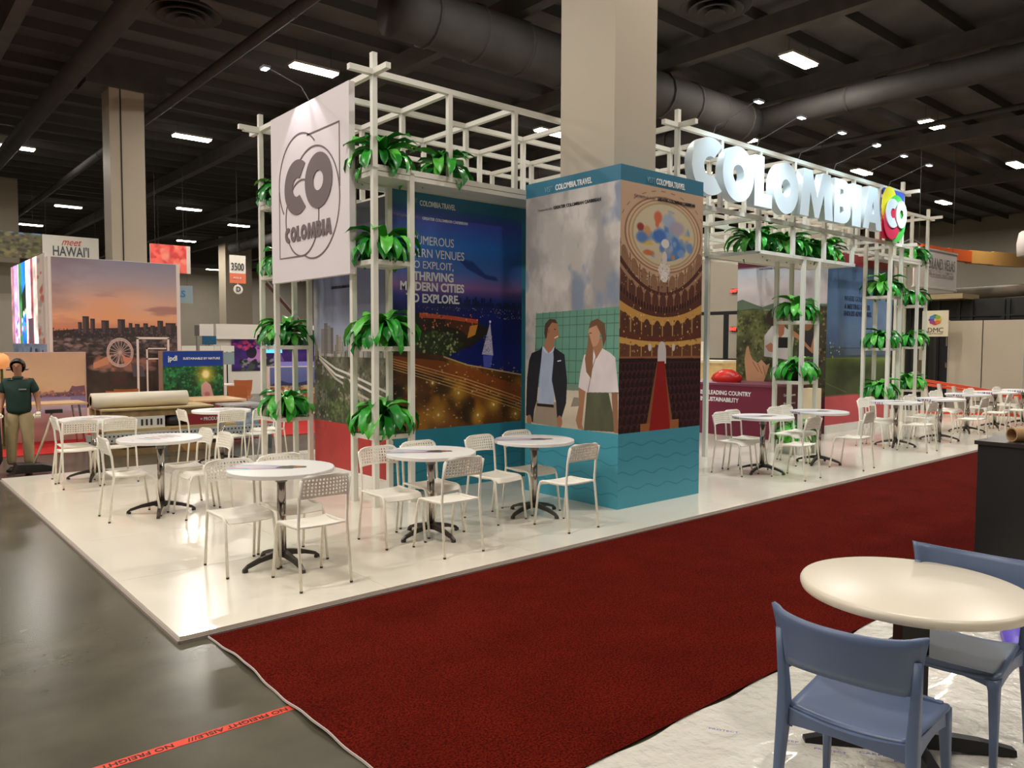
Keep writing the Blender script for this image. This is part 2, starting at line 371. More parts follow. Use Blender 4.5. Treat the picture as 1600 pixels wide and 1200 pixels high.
# ------------------------------------------------------------------ printed walls of the stand
white_m = mat('frame_white', (226, 222, 210), 0.32, noise=0.02, nscale=5)
panel_w = mat('panel_white', (228, 224, 214), 0.5, noise=0.02, nscale=3)
white_ink = mat('white_ink', (240, 240, 240), 0.5); dark_ink = mat('dark_ink', (46, 44, 46), 0.5); grey_ink = mat('grey_ink', (150, 140, 136), 0.5)
teal_ink = mat('dark_teal_ink', (26, 92, 110), 0.5)
TEAL = (38, 132, 156); TEALD = (36, 104, 126)
def waves(cv, v0, v1, n, c, seed=0):
    for k in range(n):
        v = v0 + (v1 - v0) * k / max(1, n - 1)
        cv.line([(u / 24, v + 0.006 * math.sin(u * 1.1 + k * 1.7 + seed) - 0.012 * u / 24) for u in range(25)], 0.0016, c, 0.8)
# night city over the bay
cv = Cv(620, 1080, (20, 40, 110))
cv.grad([(0, (22, 24, 50)), (.2, (48, 30, 16)), (.45, (60, 34, 20)), (.6, (10, 18, 78)), (.64, (30, 40, 120)), (.68, (130, 84, 150)), (.73, (60, 96, 184)), (.82, (34, 104, 206)), (.9, (56, 66, 172)), (1, (28, 84, 122))])
n = fbm(cv.h, cv.w, 5, 5, 3, 0.5)
sky = (cv.V > .64).astype(float)
cv.mix(sky * np.clip((n - .52) * 5, 0, 1) * .55 * (cv.V < .9), (18, 34, 96))
cv.mix(sky * np.clip((n - .5) * 4, 0, 1) * np.exp(-((cv.V - .685) / .02) ** 2) * .8 * (cv.U > .4), (188, 110, 130))
cv.soft([(.44, .78), (.56, .772), (.66, .73), (.74, .725), (.76, .71), (.66, .715), (.52, .745)], (20, 40, 108), .75, 8)
for k in range(40):
    u = .3 + .65 * k / 40; cv.rect(u, u + .014, .615, .622 + .028 * abs(math.sin(k * 2.3)) * (1.0 if .38 < u < .7 else .5), (16, 22, 58))
cv.speck(60, .16, .96, .6, .612, .0026, [(250, 200, 130), (255, 230, 190), (220, 150, 70)], 2)
bay = cv.inpoly([(.15, .6), (1, .59), (1, .37), (.52, .41), (.35, .445), (.69, .54), (.59, .58), (.15, .59)])
cv.mix(bay, (10, 20, 92)); cv.tex(14, .25, 5, bay, .2)
cv.poly([(.15, .59), (.4, .585), (.6, .57), (.62, .55), (.7, .545), (.66, .52), (.55, .48), (.35, .445), (.15, .43)], (30, 24, 16))
cv.poly([(.18, .59), (.38, .584), (.6, .573), (.6, .558), (.4, .57), (.18, .575)], (196, 70, 40)); cv.poly([(.36, .572), (.6, .556), (.55, .505), (.47, .535), (.36, .55)], (74, 36, 20)); cv.poly([(.54, .55), (.6, .556), (.58, .52), (.52, .508)], (216, 130, 40))
cv.speck(90, .18, .6, .535, .59, .005, [(255, 150, 90), (230, 90, 40), (90, 30, 20)], 4)
cv.poly([(.1, .52), (.3, .53), (.5, .49), (.36, .44), (.1, .45)], (34, 44, 20)); cv.speck(180, .12, .46, .45, .53, .008, [(84, 110, 54), (20, 30, 14), (190, 190, 120), (50, 70, 30)], 5, .8)
cv.poly([(.694, .565), (.63, .452), (.72, .448)], (196, 186, 216)); cv.speck(160, .645, .71, .455, .52, .003, [(120, 110, 170), (240, 236, 250)], 6)
cv.poly([(.64, .448), (.715, .448), (.7, .405), (.645, .408)], (70, 80, 190)); cv.ell(.694, .567, .008, .005, (255, 255, 255))
land = cv.inpoly([(0, .46), (.15, .462), (.35, .447), (.52, .414), (1, .368), (1, .2), (0, .2)])
cv.mix(land, (96, 50, 16)); cv.tex(9, .75, 8, land)
cv.mix(land * np.clip((fbm(cv.h, cv.w, 9, 4, 13) - .5) * 5, 0, 1) * .7, (190, 116, 24)); cv.mix(land * np.clip((fbm(cv.h, cv.w, 12, 4, 23) - .55) * 6, 0, 1) * .75, (26, 18, 12))
cv.poly([(0, .45), (.35, .43), (.6, .39), (1, .33), (1, .27), (.85, .29), (.5, .36), (.15, .4), (0, .42)], (140, 62, 20), .85)
cv.speck(260, 0, 1, .205, .42, .0045, [(255, 214, 130), (230, 150, 50), (40, 24, 14), (150, 70, 30), (255, 240, 210)], 24, .7, 1.6); cv.speck(40, .62, .98, .575, .6, .003, [(255, 220, 170), (220, 160, 90)], 25)
for k in range(5): cv.line([(0, .44 - k * .008), (.15, .42 - k * .009), (.5, .37 - k * .011), (.9, .3 - k * .011), (1, .28 - k * .011)], .0018, (250, 190, 110), .8)
cv.line([(.35, .445), (.52, .416), (1, .372)], .003, (236, 190, 110), .9)
for u, v, r in ((.27, .358, .03), (.456, .321, .09), (.723, .273, .08), (.31, .25, .09), (.6, .24, .07), (.9, .235, .06), (.12, .34, .05)): cv.glow(u, v, r, r * .5, (240, 170, 50), .75); cv.ell(u, v, .008, .005, (255, 250, 230))
cv.rect(0, 1, .935, 1, TEALD, .75); cv.mix(np.clip((cv.V - .9) / .04, 0, 1) * .45, (30, 96, 120))
cv.rect(0, 1, 0, .178, (40, 140, 168)); cv.poly([(0, .165), (1, .208), (1, .15), (0, .15)], (40, 140, 168)); cv.poly([(.0, .178), (.15, .204), (1, .208), (1, .1), (0, .1)], (36, 134, 162))
waves(cv, .03, .14, 4, (20, 92, 122))
cv.rect(.948, 1, 0, 1, (30, 122, 138)); cv.rect(.948, 1, .93, 1, TEALD)
T = wthing('display_wall', 'blue night-city display wall with NUMEROUS MODERN VENUES lettering', 'display wall', (6.4, 7.6, 0.04))
bx(4.68, 9.95, 7.56, 7.64, 0.04, 3.59).build('panel', mat('teal_panel', (34, 120, 142), 0.45), T)
print_plane('print', img_mat('night_city', cv.a ** .82), 'Y', 7.556, 4.69, 6.75, 0.04, 3.59, T)
U1 = lambda u: 4.69 + u * 2.06
V1 = lambda v: 0.04 + v * 3.55
lettering('VISIT', 'Y', 7.552, U1(.12), V1(.945), .1, .05, grey_ink, T); lettering('COLOMBIA.TRAVEL', 'Y', 7.552, U1(.184), V1(.937), .51, .065, white_ink, T, .02)
lettering('Cartagena de Indias', 'Y', 7.552, U1(.015), V1(.893), .36, .038, grey_ink, T); lettering('GREATER COLOMBIAN CARIBBEAN', 'Y', 7.552, U1(.2), V1(.893), .66, .034, white_ink, T, .02)
for s_, u0, u1, v, h, b_ in (('NUMEROUS', .12, .42, .812, .1, .0), ('MODERN VENUES', .03, .495, .771, .1, .0), ('TO EXPLOIT,', .11, .417, .731, .1, .0), ('THRIVING', .14, .417, .695, .105, .03), ('MODERN CITIES', .053, .495, .661, .105, .03), ('TO EXPLORE.', .092, .461, .623, .105, .03)):
    lettering(s_, 'Y', 7.552, U1(u0), V1(v), (u1 - u0) * 2.06, h, white_ink, T, b_)
# grey city print facing left
cv = Cv(560, 1040, (120, 124, 150))
cv.grad([(0, (180, 50, 46)), (.21, (180, 50, 46)), (.215, (74, 76, 60)), (.46, (96, 96, 88)), (.48, (150, 150, 158)), (.55, (140, 146, 172)), (.72, (104, 112, 150)), (.92, (96, 100, 128)), (.93, (70, 76, 84)), (1, (66, 72, 80))])  # dark top band holds the shade of this left-facing side
sk = ((cv.V > .48) & (cv.V < .93)).astype(float); n = fbm(cv.h, cv.w, 6, 5, 31, .8)
cv.mix(sk * np.clip((n - .5) * 4, 0, 1) * np.clip(1.2 - np.abs(cv.V - .62) * 6, .25, 1), (208, 198, 200))
gr = ((cv.V > .215) & (cv.V < .48)).astype(float)
cv.mix(gr, (70, 70, 56)); cv.tex(16, 1.0, 33, gr); cv.speck(420, 0, 1, .22, .47, .012, [(44, 50, 36), (150, 144, 128), (60, 66, 44), (110, 104, 92), (30, 34, 26)], 9, .7)
cv.poly([(.2, .21), (.5, .42), (.62, .4), (.75, .21)], (166, 150, 130), .6); cv.speck(60, .3, .7, .23, .38, .02, [(52, 60, 36), (36, 44, 28)], 10, .8)
for k in range(46):
    u = (k * .618) % 1; cv.rect(u, u + .02, .46, .485 + .025 * (k % 5) / 4, [(150, 144, 140), (110, 106, 104), (176, 170, 166)][k % 3])
for a, b_, v, c in ((.105, .15, .563, (116, 110, 110)), (.15, .2, .585, (96, 90, 92)), (.2, .245, .575, (124, 116, 114)), (.245, .28, .567, (88, 84, 86)), (.32, .352, .54, (120, 110, 104)), (.352, .39, .535, (146, 130, 118)), (.4, .42, .515, (130, 124, 120))):
    cv.rect(a, b_, .47, v, c)
    for q in range(18): cv.rect(a, b_, .47 + q * .006, .4712 + q * .006, (60, 58, 60), .4 * (.47 + q * .006 < v))
for d, c in ((.0, (206, 200, 190)), (.014, (70, 68, 60)), (.022, (214, 208, 198)), (.036, (60, 58, 50))): cv.line([(.08, .458 - d * .4), (.31, .415 - d), (.52, .395 - d), (1, .34 - d * 1.3)], .0055, c)
cv.line([(.08, .45), (.3, .38), (.6, .33), (1, .28)], .006, (190, 182, 168), .8)
cv.ell(.36, .25, .17, .05, (46, 56, 30)); cv.speck(220, .2, .52, .22, .3, .014, [(70, 82, 44), (36, 44, 26), (90, 100, 60)], 12, .7)
for u in (.15, .22, .42, .5): cv.line([(u, .22), (u + .01, .36)], .003, (40, 44, 30)); cv.speck(24, u - .06, u + .08, .33, .38, .02, [(44, 54, 30), (60, 70, 40)], int(u * 90), .8)
rd = cv.inpoly([(0, 0), (1, 0), (1, .213), (0, .213)])
cv.mix(rd, (160, 32, 30))
for cu, c_ in ((.07, .192), (.236, .14), (.4, .18), (.62, .13), (.8, .19)):
    for r in (.02, .045, .07, .095):
        cv.mix(((np.abs(np.abs(cv.U - cu) / 1.0 + np.abs(cv.V - c_) / .62 - r) < .004) & (cv.V < .205)) * .55, (120, 24, 28))
cv.mix((cv.V < .045).astype(float), (226, 220, 208))
T = wthing('display_wall', 'side display wall with grey high-rise city print over a red base', 'display wall', (4.75, 8.5, 0.04))
bx(4.70, 4.76, 7.66, 9.5, 0.04, 3.45).build('panel', panel_w, T)
print_plane('print', img_mat('grey_city', cv.a ** .78), 'X', 4.697, 9.5, 7.6, 0.04, 3.59 - .14, T)
bx(4.66, 4.70, 7.6, 9.5, 0.04, 0.18).build('baseboard', panel_w, T)
lettering('GREATER COLOMBIAN CARIBBEAN', 'X', 4.693, 9.0, 2.46, .6, .035, dark_ink, T, .02)

# ------------------------------------------------------------------ column wrap box
cv = Cv(440, 1080, (190, 182, 178)); L_ = cv
n = fbm(cv.h, cv.w, 4, 5, 41, .7)
cv.mix(np.clip((fbm(cv.h, cv.w, 9, 5, 41, 1.6) - .45) * 4, 0, 1) * .8, (214, 204, 202)); cv.mix(np.clip((fbm(cv.h, cv.w, 8, 5, 43, 1.7) - .48) * 5, 0, 1) * .85, (152, 146, 146)); cv.mix(np.clip((fbm(cv.h, cv.w, 8, 4, 47, 1.6) - .58) * 8, 0, 1) * .8, (124, 138, 164))
gl = cv.inpoly([(.129, .582), (1, .593), (1, .34), (.1, .345)])
cv.mix(gl, (108, 160, 140)); cv.mix(gl * np.clip((cv.V - .38) / .2, 0, 1) * .3, (86, 120, 104)); cv.tex(3, .15, 44, gl)
for k in range(13):
    u = .13 + k * .075; cv.line([(u, .585), (u - .012, .345)], .0016, (64, 100, 88), .8)
for v in (.565, .54, .503, .466, .43, .395, .36): cv.line([(.12, v), (1, v + .006)], .0016, (64, 100, 88), .8)
cv.poly([(.0, .345), (1, .34), (1, .2), (0, .2)], (206, 192, 172)); cv.tex(10, .12, 45, cv.inpoly([(0, .345), (1, .34), (1, .2), (0, .2)]), .3)
cv.poly([(.45, .358), (.64, .36), (.64, .342), (.45, .34)], (120, 140, 126)); cv.poly([(.55, .32), (.62, .32), (.62, .295), (.52, .29)], (150, 140, 126))
SK = (168, 118, 88)
# man
cv.poly([(.095, .226), (.4, .222), (.37, .3), (.14, .3)], (160, 144, 126))
cv.poly([(.2, .475), (.34, .475), (.335, .29), (.15, .29)], (168, 178, 206))
cv.poly([(.2, .478), (.17, .465), (.075, .454), (.045, .43), (.02, .37), (.01, .25), (.05, .24), (.095, .226), (.11, .27), (.14, .3), (.16, .37), (.19, .44)], (34, 36, 46))
cv.poly([(.32, .478), (.36, .468), (.449, .451), (.48, .37), (.47, .3), (.42, .25), (.375, .24), (.36, .3), (.31, .37), (.33, .44)], (34, 36, 46))
cv.poly([(.235, .5), (.33, .49), (.335, .47), (.27, .455), (.22, .475)], SK); cv.ell(.305, .525, .078, .037, SK); cv.poly([(.36, .52), (.4, .51), (.37, .5)], SK)
cv.poly([(.22, .52), (.23, .548), (.28, .563), (.34, .562), (.375, .548), (.31, .552), (.265, .535), (.25, .505), (.235, .5)], (80, 58, 44)); cv.line([(.34, .503), (.375, .508)], .002, (240, 230, 220))
cv.rect(.14, .335, .282, .292, (44, 32, 26)); cv.poly([(.2, .478), (.27, .452), (.22, .46)], (200, 208, 230)); cv.poly([(.34, .478), (.28, .452), (.33, .462)], (200, 208, 230)); cv.line([(.375, .43), (.41, .432)], .002, (240, 240, 240))
cv.ell(.05, .232, .03, .02, SK); cv.ell(.4, .24, .03, .02, SK)
cv.line([(.335, .53), (.35, .53)], .0016, (60, 40, 30)); cv.ell(.27, .525, .012, .008, (150, 100, 76)); cv.tex(14, .06, 50, cv.inpoly([(.2, .475), (.34, .475), (.335, .29), (.15, .29)]), 3)
# woman
cv.poly([(.69, .345), (.9, .348), (.985, .228), (.66, .222)], (86, 88, 66)); cv.tex(8, .25, 48, cv.inpoly([(.69, .345), (.9, .348), (.985, .228), (.66, .222)]), 3)
cv.poly([(.6, .352), (.675, .345), (.66, .3), (.64, .24), (.66, .222), (.6, .225), (.575, .25), (.61, .3)], SK)
cv.poly([(.93, .35), (.99, .345), (1, .225), (.96, .225)], (150, 104, 78))
cv.poly([(.655, .45), (.74, .47), (.84, .472), (.92, .458), (.965, .445), (1, .345), (.9, .342), (.69, .338), (.6, .352), (.62, .4)], (226, 214, 216)); cv.tex(9, .1, 49, cv.inpoly([(.655, .45), (.84, .472), (.965, .445), (1, .345), (.69, .338)]), 2)
cv.poly([(.74, .5), (.83, .5), (.84, .472), (.78, .44), (.75, .47)], SK); cv.ell(.755, .51, .06, .034, (196, 146, 116))
cv.poly([(.70, .53), (.72, .552), (.79, .56), (.86, .545), (.875, .5), (.85, .475), (.83, .51), (.78, .54), (.735, .535)], (110, 76, 54))
cv.line([(.712, .517), (.73, .517)], .0015, (70, 46, 36)); cv.line([(.705, .492), (.725, .491)], .0015, (150, 70, 66)); cv.poly([(.72, .5), (.75, .47), (.745, .42), (.73, .38), (.68, .4), (.665, .44), (.69, .48), (.7, .52)], (140, 98, 70)); cv.line([(.78, .45), (.74, .41), (.7, .34)], .0015, (120, 100, 90))
cv.rect(0, 1, .955, 1, (52, 118, 146)); cv.rect(0, 1, 0, .222, (72, 160, 182)); waves(cv, .05, .19, 4, (40, 122, 150), 2)
T = wthing('column_wrap', 'square printed box wrapped round the central column, blue base and banner tops', 'column wrap', (6.79, 6.1, 0.04))
bx(6.09, 7.5, 5.39, 6.85, 0.04, 3.63).build('box_body', mat('wrap_teal', (52, 118, 146), 0.5), T)
p = print_plane('print', img_mat('couple_print', cv.a), 'X', 6.086, 6.85, 5.386, 0.04, 3.63, T); p['label'] = 'print of a man in a dark jacket and a woman in a white shirt'
yL = lambda u: 6.85 - u * 1.464
zL = lambda v: 0.04 + v * 3.59
lettering('VISIT', 'X', 6.082, yL(.22), zL(.962), .14, .062, mat('pale_teal_ink', (120, 170, 190), .5), T); lettering('COLOMBIA.TRAVEL', 'X', 6.082, yL(.34), zL(.962), .56, .066, white_ink, T, .025)
lettering('Cartagena de Indias', 'X', 6.082, yL(.14), zL(.905), .24, .03, grey_ink, T); lettering('GREATER COLOMBIAN CARIBBEAN', 'X', 6.082, yL(.32), zL(.905), .72, .036, dark_ink, T, .02)
# theatre print
cv = Cv(440, 1080, (196, 164, 134))
cv.grad([(.22, (40, 18, 20)), (.44, (52, 24, 26)), (.45, (120, 76, 50)), (.56, (150, 104, 64)), (.66, (96, 60, 44)), (.7, (150, 112, 84)), (.76, (196, 160, 128)), (1, (204, 172, 142))])
cx_, cy_ = .514, .815
def arch(v0, v1, sag, c, al=1.0):   # curved balcony band: middle is lower by sag
    mid = (2 * (cv.U - .5)) ** 2; a = v0 - sag + sag * mid; b_ = v1 - sag + sag * mid; cv.mix(((cv.V > a) & (cv.V < b_)) * al, c)
def arches(v0, v1, sag, n_, c, c2):
    mid = (2 * (cv.U - .5)) ** 2; a = v0 - sag + sag * mid; b_ = v1 - sag + sag * mid; ph = (cv.U * n_) % 1 - .5
    top = a + (b_ - a) * (1 - (ph / .42) ** 2 * .45); cv.mix(((cv.V > a) & (cv.V < top) & (np.abs(ph) < .4)), c); cv.mix(((cv.V > a) & (cv.V < b_) & (np.abs(ph) > .46)) * .9, c2)
arch(.44, .78, .09, (110, 70, 48)); cv.tex(24, .3, 51, (cv.V < .76) * (cv.V > .44) * 1.0, 1)
out = cv.dist(cx_, .80, .62, .15) < 1; cv.mix((out & (cv.V > .66)).astype(float), (202, 168, 138))
arches(.74, .79, .10, 9, (150, 112, 84), (80, 48, 36)); arch(.722, .742, .1, (84, 46, 38)); arch(.708, .722, .09, (170, 130, 100))
arches(.655, .7, .06, 11, (96, 56, 46), (170, 130, 96)); arch(.632, .655, .055, (100, 50, 42)); arch(.61, .632, .052, (92, 52, 40))
arches(.64, .66, .06, 30, (60, 30, 28), (150, 110, 80))
arch(.585, .612, .045, (212, 160, 84)); arches(.53, .585, .03, 8, (92, 54, 40), (226, 180, 110)); arch(.505, .53, .022, (104, 52, 38)); arch(.488, .506, .014, (222, 172, 92)); arches(.445, .488, .006, 8, (110, 68, 48), (226, 176, 104)); arch(.44, .448, 0, (160, 104, 66))
cv.speck(120, 0, 1, .46, .6, .007, [(255, 226, 160), (240, 190, 110), (70, 36, 28)], 52, .8); cv.speck(60, 0, 1, .64, .72, .006, [(255, 226, 180), (60, 30, 26)], 53, .8)
dome = cv.dist(cx_, cy_, .395, .098)
cv.mix((cv.dist(cx_, cy_, .46, .112) < 1) * 1.0, (216, 182, 150)); cv.ring(cx_, cy_, .46, .112, .02, (150, 112, 84)); cv.ring(cx_, cy_, .42, .103, .015, (160, 124, 96)); cv.mix((dome < 1) * 1.0, (212, 196, 166))
cv.ring(cx_, cy_, .38, .094, .03, (170, 140, 90), .6)
nn = fbm(cv.h, cv.w, 9, 4, 55)
cv.mix((dome < .8) * np.clip((nn - .47) * 8, 0, 1), (84, 132, 196)); cv.speck(24, .38, .7, .77, .85, .03, [(76, 124, 200), (130, 164, 210), (150, 170, 200)], 58, .8)
for (u, v, c, ru, rv) in ((.43, .866, (206, 96, 62), .06, .022), (.42, .85, (214, 110, 70), .03, .02), (.56, .86, (160, 176, 206), .1, .024), (.66, .84, (170, 160, 180), .12, .026), (.225, .83, (150, 44, 40), .05, .014), (.3, .82, (206, 150, 100), .05, .02), (.3, .785, (222, 178, 84), .09, .008), (.79, .815, (222, 190, 120), .1, .008), (.32, .757, (206, 110, 60), .08, .01), (.72, .765, (130, 160, 200), .06, .016), (.62, .75, (190, 140, 100), .03, .012), (.24, .8, (84, 124, 190), .08, .02), (.83, .785, (104, 140, 200), .05, .02), (.45, .81, (60, 108, 190), .1, .026)):
    cv.ell(u, v, ru, rv, c, .9, .4)
for k in range(28):
    a = k / 28 * 2 * PI; cv.line([(.514 + .53 * math.cos(a), .815 + .13 * math.sin(a)), (.514 + .53 * math.cos(a + .09), .815 + .13 * math.sin(a + .09))], .0018, (120, 84, 60), .7)
cv.ell(.521, .79, .05, .014, (228, 220, 216)); cv.ell(.515, .745, .03, .022, (220, 208, 200)); cv.ell(.512, .71, .075, .02, (226, 214, 204)); cv.ell(.514, .69, .045, .018, (236, 228, 220)); cv.speck(50, .44, .58, .68, .73, .005, [(255, 255, 250), (180, 160, 150)], 59)
cv.poly([(0, .443), (1, .44), (1, .22), (0, .22)], (44, 20, 24))
for r in range(9):
    v = .435 - r * .025 - r * r * .0004
    for k in range(22 - r):
        u = (k + .5 * (r % 2)) / (21 - r); cv.ring(u, v - .02, .03 + r * .003, .015 + r * .0015, .12, (96, 52, 54), .55); cv.ell(u, v - .024, .026 + r * .003, .013 + r * .0015, (34, 14, 18), .9, .3)
cv.ell(.497, .462, .053, .032, (222, 216, 216)); cv.rect(.445, .55, .425, .46, (222, 216, 216)); cv.ell(.35, .475, .02, .012, (220, 216, 214)); cv.ell(.64, .475, .02, .012, (220, 216, 214))
cv.poly([(.44, .43), (.53, .43), (.66, .21), (.3, .21)], (160, 100, 60), .9); cv.poly([(.447, .432), (.53, .432), (.62, .21), (.35, .21)], (158, 28, 26))
cv.poly([(.25, .245), (.36, .245), (.35, .21), (.25, .21)], (170, 106, 60)); cv.poly([(.61, .25), (.72, .25), (.72, .21), (.61, .21)], (170, 106, 60))
cv.rect(0, 1, .955, 1, (52, 118, 146)); cv.rect(0, 1, 0, .222, (72, 160, 182)); waves(cv, .06, .19, 4, (40, 122, 150), 5)
p = print_plane('print', img_mat('theatre_print', cv.a), 'Y', 5.386, 6.086, 7.5, 0.04, 3.63, T); p['label'] = 'print of a golden theatre with painted dome and red aisle'
xR = lambda u: 6.086 + u * 1.414
lettering('VISIT', 'Y', 5.382, xR(.29), zL(.962), .13, .062, mat('pale_teal_ink', (120, 170, 190), .5), T); lettering('COLOMBIA.TRAVEL', 'Y', 5.382, xR(.40), zL(.962), .5, .066, white_ink, T, .025)
lettering('Cartagena de Indias', 'Y', 5.382, xR(.15), zL(.915), .34, .03, grey_ink, T); lettering('GREATER COLOMBIAN CARIBBEAN', 'Y', 5.382, xR(.42), zL(.915), .66, .036, dark_ink, T, .02)

# ------------------------------------------------------------------ inner walls on the right
cv = Cv(560, 1000, (190, 190, 196))
cv.grad([(0, (90, 40, 50)), (.2, (96, 84, 50)), (.45, (90, 92, 60)), (.66, (110, 120, 80)), (.7, (120, 140, 120)), (.72, (206, 200, 206)), (.82, (214, 206, 210)), (.93, (176, 190, 206)), (.945, (90, 30, 50)), (1, (90, 30, 50))])
cv.tex(5, .1, 61, (cv.V > .74) * (cv.V < .93) * 1.0)
cv.poly([(0, .745), (.06, .755), (.3, .705), (.45, .73), (.6, .7), (.8, .72), (1, .71), (1, .6), (0, .6)], (96, 118, 96)); cv.poly([(0, .69), (.2, .7), (.4, .68), (.7, .69), (1, .7), (1, .3), (0, .3)], (74, 80, 46)); cv.tex(16, .9, 62, (cv.V < .69) * 1.0)
cv.speck(500, 0, 1, .3, .69, .014, [(110, 120, 64), (60, 66, 36), (150, 140, 84), (40, 46, 28)], 63, .7)
SKB = (186, 130, 92)
cv.poly([(.33, .54), (.42, .6), (.5, .615), (.6, .57), (.66, .53), (.64, .4), (.33, .42)], (208, 206, 204)); cv.ell(.42, .645, .07, .05, (52, 36, 28)); cv.poly([(.46, .62), (.56, .64), (.55, .55), (.5, .52)], (170, 110, 80))
cv.poly([(.72, .56), (.86, .56), (.9, .42), (.7, .42)], (46, 40, 44)); cv.ell(.8, .61, .06, .045, (150, 100, 66)); cv.ell(.8, .65, .08, .03, (70, 46, 34)); cv.poly([(.6, .55), (.7, .52), (.86, .44), (.9, .46), (.92, .56), (.88, .56), (.84, .47), (.7, .55), (.62, .58)], SKB)
cv.poly([(.12, .47), (.145, .48), (.17, .43), (.2, .4), (.26, .38), (.3, .4), (.36, .37), (.4, .38), (.37, .33), (.33, .27), (.28, .22), (.15, .22), (.12, .3), (.1, .4)], (198, 148, 112)); cv.poly([(.34, .48), (.4, .5), (.46, .48), (.46, .44), (.38, .45)], (190, 130, 100))
for k in range(3): cv.line([(.2 + k * .06, .385 - k * .01), (.27 + k * .04, .33 - k * .01)], .003, (140, 96, 70))
cv.rect(.46, .62, .47, .53, (16, 14, 16)); cv.poly([(.5, .35), (.7, .37), (.7, .35), (.5, .33)], (70, 110, 190)); cv.rect(.9, 1, .25, .7, (70, 66, 48)); cv.speck(60, .9, 1, .25, .7, .012, [(140, 120, 80), (40, 40, 28)], 64)
cv.rect(0, 1, 0, .2, (90, 34, 50))
T = wthing('display_wall', 'inner side wall printed with people, open hand and green hills', 'display wall', (14.45, 8.5, 0.04))
bx(14.43, 14.5, 7.53, 9.45, 0.04, 3.6).build('panel', panel_w, T); print_plane('print', img_mat('hills_print', cv.a), 'X', 14.426, 9.45, 7.45, 0.04, 3.6, T)
lettering('THE COFFEE TRIANGLE', 'X', 14.42, 8.95, 3.32, .6, .03, dark_ink, T)
cv = Cv(700, 900, (110, 130, 160))
cv.grad([(0, (190, 70, 76)), (.2, (206, 84, 88)), (.212, (62, 74, 40)), (.36, (70, 82, 44)), (.415, (110, 126, 56)), (.42, (70, 86, 96)), (.5, (78, 100, 136)), (.7, (92, 118, 152)), (.93, (86, 110, 146)), (.94, (150, 40, 46)), (1, (150, 40, 46))])
sk = ((cv.V > .43) & (cv.V < .93)).astype(float); n = fbm(cv.h, cv.w, 4, 5, 71, .8); cv.mix(sk * np.clip((n - .5) * 4, 0, 1) * .35, (170, 178, 190)); cv.mix(sk * np.clip((fbm(cv.h, cv.w, 3, 4, 77, .6) - .55) * 4, 0, 1) * .4, (60, 84, 124))
cv.tex(12, .4, 73, (cv.V < .41) * (cv.V > .212) * 1.0, .5)
for k in range(40): cv.line([(.05 + k * .024, .415), (.05 + k * .024, .47)], .0014, (50, 56, 60), .8)
cv.line([(.05, .47), (1, .47)], .002, (50, 56, 60)); cv.line([(0, .28), (.3, .22)], .004, (130, 130, 80), .6); cv.speck(12, .05, .2, .42, .5, .008, [(220, 220, 214), (200, 180, 90)], 75)
T = wthing('display_wall', 'inner front wall with blue golf-green print and coral base', 'display wall', (16.2, 7.5, 0.04))
bx(14.43, 17.3, 7.454, 7.53, 0.04, 3.6).build('panel', panel_w, T); print_plane('print', img_mat('golf_print', cv.a), 'Y', 7.45, 14.43, 17.3, 0.04, 3.6, T)
bx(14.43, 17.3, 7.40, 7.45, 0.04, 0.2).build('baseboard', panel_w, T)
navy = mat('navy_ink', (44, 56, 84), .5)
for s_, z, w, b_ in (('WHERE GOLF IS', 2.66, .9, 0), ('A MEETING UNDER', 2.5, 1.12, .02), ('ENDLESS ADVENTURES.', 2.36, 1.2, .02)): lettering(s_, 'Y', 7.446, 15.11, z, w, .1, navy, T, b_)
# counter
T = wthing('reception_counter', 'plum counter with A LEADING COUNTRY lettering', 'counter', (13.3, 8.2, 0.04))
plum = mat('plum_panel', (118, 30, 60), 0.4, noise=0.1, nscale=1.5); maroon = mat('maroon_panel', (84, 26, 34), 0.4)
bx(12.72, 13.9, 7.58, 10.2, 0.04, 1.0).build('body', plum, T); bx(12.74, 13.9, 7.565, 7.58, 0.04, 1.0).build('front_panel', maroon, T); bx(12.69, 13.92, 7.55, 10.2, 1.0, 1.04).build('worktop', mat('plum_top', (120, 60, 84), .35), T)
lettering('IS A LEADING COUNTRY', 'X', 12.715, 9.12, .81, 1.12, .085, white_ink, T, .025); lettering('IN SUSTAINABILITY', 'X', 12.715, 9.12, .68, .86, .085, white_ink, T, .025)
lettering('Green Shows', 'Y', 7.56, 13.1, .82, .42, .05, white_ink, T); lettering('Blue Country', 'Y', 7.56, 13.1, .66, .42, .05, white_ink, T)
tag(bx(13.2, 13.42, 7.0, 7.24, 0.04, 0.99).build('plinth', mat('cream_board', (226, 208, 176), .5, noise=.04, nscale=4)), 'cream plinth between the plum counter and coral wall', 'plinth')
T = wthing('back_counter', 'pale wood counter behind the plum counter', 'counter', (17, 12.5, 0))
ply = mat('pale_wood', (222, 192, 132), .5, noise=.08, nscale=6)
bx(16.2, 17.0, 11.0, 14.5, 0.0, 1.32).build('body', ply, T); bx(16.15, 17.05, 10.95, 14.55, 1.32, 1.38).build('worktop', mat('cream_top', (236, 220, 190), .4), T)
